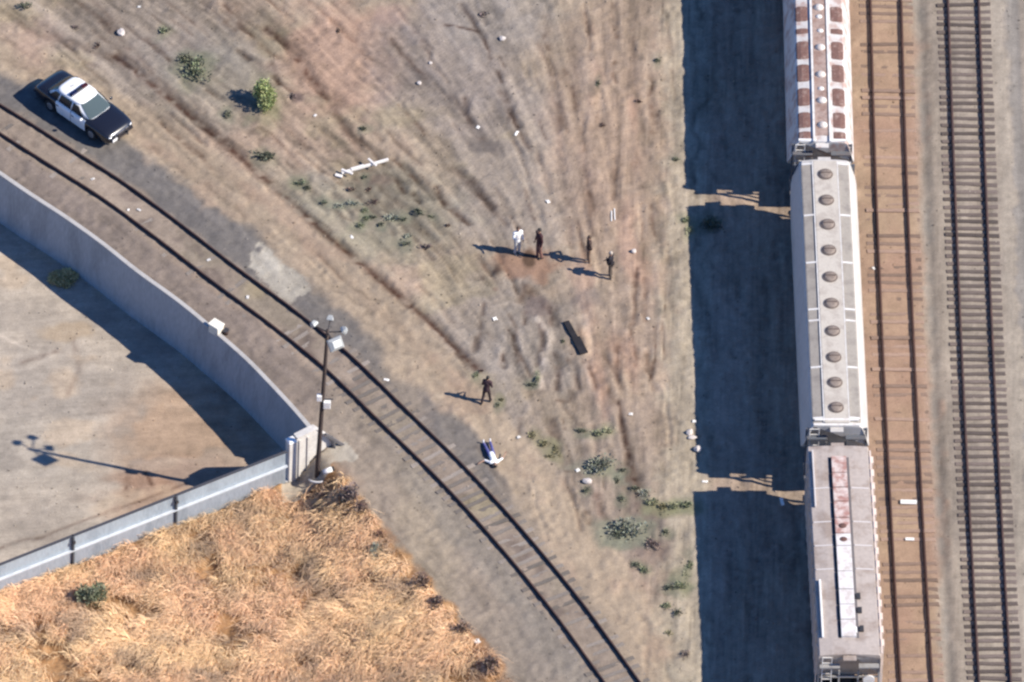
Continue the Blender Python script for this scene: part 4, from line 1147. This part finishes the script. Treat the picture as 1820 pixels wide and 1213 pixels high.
person(G(919, 451), R(25), "person in a white shirt and light grey trousers standing on the dirt lot", (C_WH, C_GR, S_TN, H_BR), pose(.09, (.0, -.01), 'raise'), 1.78)
person(G(958, 459), R(-60), "tall person in a dark maroon top and red brown trousers beside the white shirted one", (C_MA, C_RB, S_BK, H_BK), pose(.08, (-.04, 0), 'down', .05), 1.93)
person(G(1046, 466), R(-80), "person in a dark brown jacket and brown trousers standing with hands on hips", (C_BR, C_TN, S_TN, H_BR), pose(.09, (0, 0), 'hips'), 1.76)
person(G(1085, 494), R(-110), "person in black top and khaki trousers with pale hair, arms folded", (C_NV, C_KH, S_TN, H_PL), pose(.10, (.0, -.02), 'crossed', .03, True), 1.74)
person(G(864, 716), R(160), "person in dark plum clothes walking alone with legs apart beside the dirt road", (C_PL, C_DK, S_BK, H_BK), pose(.13, (-.02, -.03), 'front', .16), 1.74)
lp = pose(.13, (0, 0), 'out'); lp['long'] = False
q = G(873, 811)
person(q, R(196), "person lying on the ground in a white shirt, blue jeans and white shoes", (C_WH, C_JE, S_WH, H_BK), lp, 1.76, True)

# ------------------------------------------------------------------ plants
LEAFM = {}
def leaf_mat(name, c):
    if name not in LEAFM: LEAFM[name] = attr_mat(name, .8, ((12, .2),), 0)
    return LEAFM[name]
KINDS = {'green': (.165, .180, .115), 'dark': (.110, .118, .085), 'yellow': (.29, .32, .15), 'grey': (.225, .235, .19), 'brown': (.16, .115, .095), 'olive': (.185, .170, .10), 'tan': (.50, .40, .20), 'rust': (.20, .12, .085), 'mauve': (.165, .13, .12), 'lime': (.25, .255, .16)}
def leaf_cloud(n, rx, ry, hgt, leaf, col, seed, spiky=.0, clumps=5):
    r = np.random.default_rng(seed)
    sp = .28 if rx < .6 else .33
    cc = np.stack([r.normal(0, sp, clumps) * rx, r.normal(0, sp, clumps) * ry, r.uniform(.15, .7, clumps) * hgt], 1)
    cr = r.uniform(.4, .75, clumps)
    k = r.integers(0, clumps, n)
    d = r.normal(0, 1, (n, 3)); d /= np.linalg.norm(d, axis=1, keepdims=True); d *= r.random((n, 1)) ** .45
    pos = cc[k] + d * cr[k][:, None] * np.array((rx, ry, hgt * .75))
    pos[:, 2] = np.clip(pos[:, 2], .01, None)
    dirn = d + r.normal(0, .5, (n, 3)); dirn[:, 2] = np.abs(dirn[:, 2]) + spiky
    dirn /= np.linalg.norm(dirn, axis=1, keepdims=True)
    sd = np.cross(dirn, r.normal(0, 1, (n, 3))); sd /= np.linalg.norm(sd, axis=1, keepdims=True)
    L_ = leaf * r.uniform(.6, 1.5, (n, 1)); Wd = L_ * .34
    v = np.stack([pos, pos + dirn * L_ * .5 + sd * Wd, pos + dirn * L_, pos + dirn * L_ * .5 - sd * Wd], 1).reshape(-1, 3)
    me = bpy.data.meshes.new("leaves")
    me.from_pydata(v.tolist(), [], np.arange(4 * n).reshape(-1, 4).tolist())
    col = [v * 1.18 for v in col]
    shade = (r.uniform(.72, 1.3, clumps)[k] * r.uniform(.8, 1.25, n))[:, None] * np.array(col) * r.uniform(.92, 1.08, (n, 3))
    ca = me.color_attributes.new("Col", 'FLOAT_COLOR', 'CORNER')
    ca.data.foreach_set("color", np.repeat(np.concatenate([shade, np.ones((n, 1))], 1), 4, 0).astype(np.float32).ravel())
    return me
seedc = [100]; PLANTS = []
def plant(px, py, r, kind, label, cat="weed", name="weed", hk=.55, ry=None, n=None, group=None, z=None, dens=1.0, spiky=.3):
    seedc[0] += 1; PLANTS.append((px, py, r, ry or r * .7, kind))
    p = G(px, py) if z is None else P(px, py, z)
    r_ = r * (.9 if r < 24 else 1); rx = r_ / 37.0; ry_ = (ry * .95 / 26.2 if ry else rx); hgt = max(.06, rx * hk)
    n = n or int(np.clip(1050 * dens * rx * ry_ + 60, 60, 3200))
    leaf = float(np.clip(.11 * rx + .045, .05, .12))
    me = leaf_cloud(n, rx, ry_, hgt, leaf, KINDS[kind], seedc[0], spiky, 3 if r < 10 else 7)
    big = r >= 20
    if big:
        root = empty(name, (p.x, p.y, p.z - .02), 0, label, cat, group)
        mobj("foliage", me, leaf_mat("leaves", None), root)
        st = MB(); rr2 = random.Random(seedc[0])
        for k in range(6):
            st.tube((rr2.uniform(-.05, .05), rr2.uniform(-.05, .05), -.05), (rr2.uniform(-.6, .6) * rx, rr2.uniform(-.6, .6) * ry_, hgt * rr2.uniform(.5, .9)), .02, .006, 6)
        st.build("stem", mat("woody_stem", (.09, .065, .05), .9), root)
    else:
        root = mobj(name, me, leaf_mat("leaves", None)); root.location = (p.x, p.y, p.z - .02)
        tag(root, label, cat, group)
    return root
plant(470, 186, 23, 'yellow', "bright yellow green bush standing on the dirt lot", "bush", "bush", 2.5, 22, 2600, spiky=.6)
plant(345, 128, 26, 'green', "round dull green bush in the weeds above the police car", "bush", "bush", .45, 22, 420)
plant(330, 103, 16, 'dark', "small dark bush just above the round dull green bush", "bush", "bush", .5, 10, 160)
plant(291, 56, 13, 'green', "small fresh green weed near the top left", n=150)
plant(403, 207, 12, 'dark', "small dark weed in the shade below the yellow green bush", n=120)
plant(468, 279, 24, 'dark', "wide dark green weed patch at the edge of the dirt road", "weed", "weed", .4, 11, 260)
plant(45, 13, 15, 'dark', "dark weed at the top left corner", ry=6)
wd = [(532, 328, 13, 'green', 6, "low green weed on the rut edge left of the fallen white post"), (545, 335, 9, 'dark', 6, "dark green weed right beside the low green one left of the fallen white post"),
      (575, 360, 9, 'dark', 6, "dark weed at the left end of the green weed line"), (602, 368, 12, 'grey', 5, "grey green weed in the middle of the green weed line"), (628, 364, 14, 'grey', 4, "thin grey green weed at the right end of the green weed line"),
      (662, 361, 12, 'brown', 6, "brown dead weed right of the green weed line"), (648, 318, 9, 'dark', 6, "dark weed under the fallen white post"), (625, 338, 12, 'brown', 4, "brown dead weed below the fallen white post, left of two"),
      (655, 338, 9, 'brown', 4, "brown dead weed below the fallen white post, right of two"), (648, 376, 8, 'green', 5, "small green weed below the brown dead one"), (650, 389, 9, 'green', 5, "green weed in the loose row of four weeds"), (663, 387, 7, 'dark', 4, "darkest weed in the loose row of four weeds"),
      (677, 400, 8, 'dark', 5, "small dark weed below the loose row of weeds"), (640, 402, 11, 'green', 5, "green weed on the dirt road edge below the loose row"), (697, 390, 16, 'grey', 9, "pale grey green weed at the right of the loose row"),
      (716, 392, 9, 'dark', 5, "dark weed between the pale weed and the flat dark one"), (745, 379, 14, 'dark', 6, "flat dark green weed with a pointed outline"), (768, 386, 8, 'dark', 4, "tiny dark weed right of the flat dark green one"),
      (724, 421, 9, 'grey', 4, "pale weed above the round dark green one"), (722, 434, 10, 'dark', 6, "round dark green weed near the long person shadow"), (757, 442, 15, 'mauve', 5, "grey dead weed left of the long person shadow"),
      (797, 402, 6, 'brown', 4, "tiny brown weed in the red rut"), (520, 172, 10, 'mauve', 8, "dark purple grey dead weed right of the yellow green bush"),
      (845, 669, 7, 'green', 5, "small green weed above the lone walking person"), (856, 660, 5, 'brown', 3, "tiny brown weed above the lone walking person"), (885, 722, 6, 'dark', 5, "small dark weed right of the lone walking person"), (890, 711, 6, 'olive', 4, "small olive weed right of the lone walking person"),
      (955, 672, 6, 'green', 9, "upright green weed among the looping ruts"), (945, 686, 11, 'dark', 4, "flat dark weed among the looping ruts"), (1001, 607, 5, 'dark', 4, "tiny weed left of the dark shadow pit"),
      (948, 775, 10, 'olive', 8, "olive weed at the head of the thin olive row"), (968, 790, 14, 'olive', 6, "olive weed in the middle of the thin olive row"), (990, 805, 9, 'olive', 11, "olive weed at the tail of the thin olive row"), (976, 812, 9, 'olive', 4, "small olive weed below the thin olive row"),
      (1035, 767, 12, 'dark', 4, "flat dark weed above the grey green clump"), (1062, 772, 14, 'green', 5, "green weed right of the flat dark one above the clump"), (1080, 768, 12, 'lime', 7, "pale lime weed above the grey green clump"),
      (1108, 837, 9, 'dark', 5, "small dark weed right of the grey green clump"), (1097, 855, 7, 'dark', 9, "dark upright weed under the grey green clump"), (1043, 873, 10, 'dark', 5, "dark weed under the pale stone"), (1104, 888, 8, 'dark', 7, "dark weed alone below the grey green clump"),
      (1128, 871, 12, 'dark', 5, "dark weed at the top of the long dark rut"), (1145, 878, 12, 'grey', 8, "pale grey weed at the top of the long dark rut"), (1160, 895, 14, 'lime', 8, "first lime weed from the left in the row by the train shadow"), (1178, 903, 13, 'olive', 8, "second weed from the left in the row by the train shadow"),
      (1197, 902, 14, 'lime', 8, "third weed from the left in the row by the train shadow"), (1221, 899, 15, 'green', 8, "darkest weed in the row by the train shadow, against the shadow"), (1098, 952, 13, 'dark', 8, "dark weed at the left of the grey green thicket"),
      (1183, 948, 10, 'dark', 6, "dark weed alone right of the grey green thicket"), (1160, 972, 18, 'mauve', 12, "mauve dead weed below the grey green thicket"), (1130, 1003, 10, 'dark', 7, "dark weed at the top left of the lower pair"), (1145, 1014, 12, 'green', 8, "green weed at the lower right of the lower pair"),
      (1190, 1046, 11, 'dark', 7, "dark weed left of the green tuft near the shadow edge"), (1209, 1044, 15, 'green', 10, "green tuft near the shadow edge low right"), (1184, 1078, 13, 'green', 7, "green weed below the green tuft"), (1202, 1090, 12, 'dark', 7, "dark weed below the green tuft, against a white scrap"),
      (1224, 1010, 9, 'green', 22, "tall thin green weed along the shadow edge"), (1188, 1126, 8, 'olive', 4, "tiny olive weed low beside the shadow"), (1218, 1165, 12, 'mauve', 9, "mauve dead weed low beside the shadow"),
      (1217, 392, 12, 'green', 7, "green weed on the edge of the train shadow"), (1262, 398, 24, 'dark', 12, "wide dark weed inside the train shadow"), (1225, 412, 9, 'lime', 14, "lime weed on the edge of the train shadow"),
      (1070, 225, 6, 'brown', 5, "tiny brown weed on the pink dirt"), (1167, 110, 8, 'dark', 6, "small dark weed near the top of the train shadow"), (1135, 181, 8, 'brown', 3, "flat brown weed near the top of the train shadow"), (1200, 284, 8, 'dark', 3, "flat dark weed at the shadow edge above the light gap"),
      (646, 230, 10, 'dark', 5, "small dark weed right of the long rut in the pink dirt"), (600, 57, 5, 'brown', 6, "tiny brown weed in the pink dirt at the top"), (173, 82, 8, 'brown', 5, "small brown weed above the police car"), (134, 50, 8, 'mauve', 6, "small mauve weed near the top left corner"),
      (860, 25, 10, 'mauve', 6, "grey dead weed near the top middle"), (1063, 150, 6, 'dark', 10, "thin dark weed on the pink dirt near the top")]
for (a, b, r, k, ry, lb) in wd: plant(a, b, r, k, lb, ry=ry, hk=.5, dens=.85)
plant(1066, 832, 30, 'grey', "grey green leafy clump on the dirt", "weed", "weed", .4, 15, 420)
plant(1120, 945, 34, 'grey', "large grey green thicket near the bottom of the dirt lot", "weed", "weed", .4, 17, 480)
plant(109, 493, 30, 'tan', "round low yellow brown bush in the shade at the foot of the retaining wall", "bush", "bush", .2, 19, 3000)
plant(165, 1072, 27, 'green', "green leafy bush growing in the dry grass", "bush", "bush", 1.5, 18, 1300)
plant(665, 990, 17, 'grey', "grey green bush on the crest of the grass bank", "bush", "bush", 1.6, 16, 700)
for (a, b, r, k, ry, lb) in [(620, 893, 22, 'mauve', 15, "mauve brown dead bush at the foot of the dirt bank near the pole"), (640, 915, 17, 'brown', 13, "dark brown dead bush in the middle of the crest row"), (652, 935, 13, 'rust', 9, "rust brown dead bush at the lower end of the crest row"), (578, 885, 12, 'brown', 9, "small dark brown dead bush below the pole"),
                             (676, 960, 13, 'rust', 9, "rust coloured dead bush above the grey green crest bush"), (752, 1045, 18, 'brown', 12, "brown dead bush halfway down the crest"), (776, 1078, 16, 'brown', 12, "brown dead bush below the halfway one on the crest"), (820, 1130, 18, 'brown', 13, "dark dead bush low on the crest beside white scraps"), (872, 1195, 20, 'brown', 14, "dark dead bush at the bottom edge of the crest")]:
    plant(a, b, r, k, lb, "bush", "dead_bush", 1.9, ry * 1.1, dens=3.0)

# thin low growth tints the soil round each plant
GT = {'yellow': (150, 150, 118), 'green': (140, 142, 120), 'dark': (134, 134, 118), 'grey': (148, 150, 134), 'olive': (146, 142, 114), 'lime': (156, 156, 126)}
for (a_, b_, r_, q_, k_) in PLANTS:
    if k_ in GT and b_ < 1060 and a_ > 200:
        m_ = (1 - ss(.5, 1.9, np.sqrt(((PXU - a_) / r_) ** 2 + ((PXV - b_) / (q_ + 3)) ** 2) + .35 * nsm)) * .55 * upper
        t_ = lin(GT[k_]) * KG * np.array((.975, .98, .935)); COLR = COLR * (1 - m_[..., None]) + t_ * m_[..., None]
AC = with_far(COLR)
gm.color_attributes["Col"].data.foreach_set("color", np.concatenate([AC, np.ones((ny, nx, 1))], -1).astype(np.float32).ravel())

# ------------------------------------------------------------------ dry grass on the bank (stuff)
def grass():
    r = np.random.default_rng(5)
    foot = (PXU > 495) & (sF < 1.15 + .25 * nsm)
    js, is_ = np.nonzero(south & (sB > .25 + .14 * nsm + .12 * nm) & (sF > .15) & (GX < 6) & (GY > -26.5) & ~foot)
    ncl = 8500
    pick = r.integers(0, len(js), ncl)
    cj, ci = js[pick], is_[pick]
    cx, cy = gx[ci], gy[cj]
    bare = fbm(1.6, 3, 61)[cj, ci]; hue = fbm(2.6, 3, 62)[cj, ci]; dirn = fbm(4.5, 2, 63)[cj, ci]; dk = fbm(1.1, 3, 64)[cj, ci]
    nz = lambda a: (a - a.mean()) / a.std()
    bare, hue, dirn, dk = nz(bare), nz(hue), nz(dirn), nz(dk)
    keep = r.random(ncl) < np.clip(1.05 - .65 * np.clip(bare, 0, 2), .12, 1) * np.clip(.35 + 1.1 * (sB[cj, ci] - .1), .3, 1)
    cx, cy, hue, dirn, dk = cx[keep], cy[keep], hue[keep], dirn[keep], dk[keep]; ncl = len(cx)
    nb_ = 26
    n = ncl * nb_
    rep = lambda a: np.repeat(a, nb_)
    x = rep(cx) + r.normal(0, .13, n); y = rep(cy) + r.normal(0, .13, n)
    ii = np.clip(((x - x0) / DX).round().astype(int), 0, W - 1); jj = np.clip(((y - y0) / DX).round().astype(int), 0, H - 1)
    ok = (sB[jj, ii] > -1.6) & (sF[jj, ii] > .1) & ~foot[jj, ii]
    z = Z[jj, ii] - .02
    th = R(-112) + rep(dirn) * .5 + rep(r.normal(0, .5, ncl)) + r.normal(0, .50, n)
    ln_ = r.uniform(.40, 1.0, n) * rep(r.uniform(.7, 1.3, ncl)); w = r.uniform(.007, .018, n)
    lean = r.uniform(.65, 1.15, n)
    hx, hy = np.cos(th), np.sin(th)
    base = np.stack([x, y, z], 1)
    mid = base + np.stack([hx * lean * .35, hy * lean * .35, np.ones(n) * .44], 1) * ln_[:, None]
    tip = base + np.stack([hx * lean * .95, hy * lean * .95, .78 - .42 * lean], 1) * ln_[:, None]
    pa = r.uniform(0, math.pi, n)
    sd = np.stack([np.cos(pa) * w, np.sin(pa) * w, np.zeros(n)], 1)
    v = np.stack([base - sd, base + sd, mid + sd, mid - sd, tip], 1)[ok]
    m = len(v); kk = np.arange(m)[:, None] * 5
    f4 = kk + np.array([0, 1, 2, 3]); f3 = kk + np.array([3, 2, 4])
    me = bpy.data.meshes.new("dry_grass")
    me.vertices.add(5 * m); me.vertices.foreach_set("co", v.astype(np.float32).ravel())
    lp = np.concatenate([f4.ravel(), f3.ravel()]).astype(np.int32)
    me.loops.add(len(lp)); me.loops.foreach_set("vertex_index", lp)
    me.polygons.add(2 * m)
    me.polygons.foreach_set("loop_start", np.concatenate([np.arange(m) * 4, 4 * m + np.arange(m) * 3]).astype(np.int32))
    me.polygons.foreach_set("loop_total", np.concatenate([np.full(m, 4), np.full(m, 3)]).astype(np.int32))
    me.update()
    A, B, D = np.array((.90, .63, .36)), np.array((.82, .525, .32)), np.array((.45, .32, .22))
    t = np.clip(.5 + .45 * rep(hue), 0, 1)[:, None]
    c = A * (1 - t) + B * t
    g = np.clip(.75 * rep(dk) + .35 * rep(bare[keep]) - .25, 0, 1)[:, None] * .85
    c = c * (1 - g) + D * g
    c = c * r.uniform(.85, 1.14, (n, 1)) * rep(r.uniform(.80, 1.16, ncl))[:, None]
    c = np.repeat(c[ok], 5, 0)
    ca = me.color_attributes.new("Col", 'FLOAT_COLOR', 'POINT')
    ca.data.foreach_set("color", np.concatenate([c, np.ones((len(c), 1))], 1).astype(np.float32).ravel())
    o = mobj("dry_grass", me, attr_mat("straw", .8, ((5, .12),), 0))
    tag(o, "dry orange grass covering the bank at the bottom left", "grass", kind="stuff")
grass()

# ------------------------------------------------------------------ small stones (stuff) and litter
def stones():
    r = np.random.default_rng(9); bm = MB()
    base = bmesh.new(); bmesh.ops.create_icosphere(base, subdivisions=1, radius=1)
    bv = [v.co.copy() for v in base.verts]; bf = [tuple(v.index for v in f.verts) for f in base.faces]; base.free()
    n = 0
    vs_, fs, cs = [], [], []
    while n < 5000:
        x, y = r.uniform(-26, 26), r.uniform(-24, 25); i, j = int((x - x0) / DX), int((y - y0) / DX)
        if (south[j, i] and sB[j, i] > -.2) or abs(dT[j, i]) < .85 and r.random() < .6: continue
        if PXU[j, i] > 1385 and PXU[j, i] < 1500: continue
        s = .018 + .035 * r.random() ** 3
        k = len(vs_); sc = np.array((s * r.uniform(.7, 1.4), s * r.uniform(.7, 1.4), s * r.uniform(.4, .8)))
        for v in bv:
            q = np.array(v) * r.uniform(.8, 1.15) * sc; vs_.append((x + q[0], y + q[1], Z[j, i] + .3 * s + q[2]))
        fs += [tuple(a + k for a in f) for f in bf]
        c = COLR[j, i] * r.choice([.55, .75, 1.15, 1.35]); cs += [np.append(np.clip(c, .02, .7), 1)] * len(bv)
        n += 1
    me = bpy.data.meshes.new("loose_stones"); me.from_pydata(vs_, [], fs)
    ca = me.color_attributes.new("Col", 'FLOAT_COLOR', 'POINT'); ca.data.foreach_set("color", np.array(cs, np.float32).ravel())
    tag(mobj("loose_stones", me, attr_mat("stone", .9, ((20, .15),), 0)), "loose small stones scattered over the dirt", "stones", kind="stuff")
stones()
M_PAPER = mat("white_litter", (.72, .70, .67), .8, spots=(.45, .42, .38), amt=.6, scale=4, var=.1, objvar=.25); M_PALE = mat("pale_stone", (.52, .47, .44), .9, var=.15, bump=.3)
def scrap(px, py, w, l, label, kind='scrap', rz=None, z=None):
    seedc[0] += 1; r = random.Random(seedc[0])
    p = G(px, py) if z is None else P(px, py, z)
    bm = bmesh.new()
    if kind == 'stone':
        bmesh.ops.create_icosphere(bm, subdivisions=2, radius=.5)
        for v in bm.verts: v.co = v.co * r.uniform(.82, 1.12)
        bmesh.ops.scale(bm, vec=(w, l, min(w, l) * .7), verts=bm.verts); h = min(w, l) * .18
    else:
        bmesh.ops.create_grid(bm, x_segments=5, y_segments=5, size=.5)
        for v in bm.verts: v.co += Vector((r.uniform(-.07, .07), r.uniform(-.07, .07), r.uniform(0, .45) * (1 - abs(v.co.x))))
        bmesh.ops.scale(bm, vec=(w * .85, l * .85, min(w, l) * .7), verts=bm.verts); h = .02
        ext = bmesh.ops.solidify(bm, geom=bm.faces[:], thickness=.012)
    me = bpy.data.meshes.new(kind); bm.to_mesh(me); bm.free()
    o = mobj({'stone': 'pale_rock', 'scrap': 'litter_scrap'}[kind], me, M_PALE if kind == 'stone' else M_PAPER)
    o.location = (p.x, p.y, p.z + h); o.rotation_euler = (0, 0, r.uniform(0, 6) if rz is None else rz)
    tag(o, label, "rock" if kind == 'stone' else "litter", "white scraps of litter" if kind == 'scrap' else "pale rocks on the dirt")
for a in [(880, 568, .24, .24, "round white scrap left of the looping ruts"), (974, 359, .26, .20, "white scrap above the standing people"), (1121, 737, .24, .2, "white scrap right of the looping ruts, beside a dark rut"), (1027, 837, .26, .22, "white scrap left of the grey green clump"),
          (922, 778, .2, .17, "white scrap right of the person lying down"), (850, 227, .24, .2, "white scrap above the fallen white post to the right"), (918, 238, .36, .15, "wide white scrap near the top middle"),
          (247, 13, .2, .16, "white scrap at the top left edge"), (625, 422, .14, .28, "narrow white scrap on the edge of the dirt road"), (1152, 567, .2, .15, "white scrap on the pink dirt left of the train shadow"), (1234, 750, .2, .2, "white scrap highest in the pile by the train shadow"),
          (848, 1141, .34, .3, "white scrap halfway down the bank crest"), (872, 1175, .26, .18, "lowest white scrap on the bank crest"), (1553, 478, .22, .14, "white scrap left of the brown track"),
          (440, 529, .26, .16, "white scrap between the curved rails beside the pale patch"), (371, 463, .24, .16, "white scrap between the curved rails above the pale patch"), (165, 319, .22, .14, "white scrap between the curved rails below the police car"),
          (247, 374, .24, .14, "white scrap between the curved rails, right one of a pair"), (228, 374, .16, .12, "white scrap between the curved rails, left one of a pair"), (134, 480, .28, .18, "white scrap at the foot of the retaining wall in the shade", 'scrap', None, ZL),
          (483, 1200, .28, .18, "right one of two white scraps at the bottom edge of the grass"), (455, 1210, .24, .16, "left one of two white scraps at the bottom edge of the grass"), (687, 676, .3, .14, "pale scrap beside the curved track right of the pole"), (1390, 893, .6, .2, "long white scrap in the shade under the train"),
          (1253, 857, .3, .16, "white scrap in the light gap of the train shadow"), (560, 206, .2, .16, "pale scrap right of the yellow green bush")]:
    scrap(*a)
for a in [(1044, 857, .34, .5, "pale egg shaped rock above a dark weed"), (1226, 770, .42, .34, "largest pale rock in the pile by the train shadow"), (1230, 779, .5, .26, "flat pale rock at the bottom of the pile by the train shadow"), (1240, 800, .4, .4, "grey rock alone below the pile by the train shadow"), (745, 149, .26, .24, "pale rock in the grey dirt at the top"), (765, 113, .2, .2, "small pale rock above another in the grey dirt at the top"),
          (215, 60, .5, .4, "pale rock above the police car"), (1126, 448, .3, .28, "pale rock right of the standing people"), (893, 70, .34, .3, "pale rock near the top middle"), (1077, 828, .001, .001, "")]:
    if a[4]: scrap(*a, kind='stone')
for i, (a, b) in enumerate((((1087, 394), (1087, 376)), ((1093, 392), (1092, 372)))):
    p, q = G(*a), G(*b)
    o = MB().bar((0, 0, .03), tuple(q - p + Vector((0, 0, .03))), .05, .03).build("white_stake", M_WHITE, None); o.location = p
    tag(o, ("left one of two white stakes lying side by side on the dirt", "right one of two white stakes lying side by side on the dirt")[i], "stake", "white stakes on the dirt")
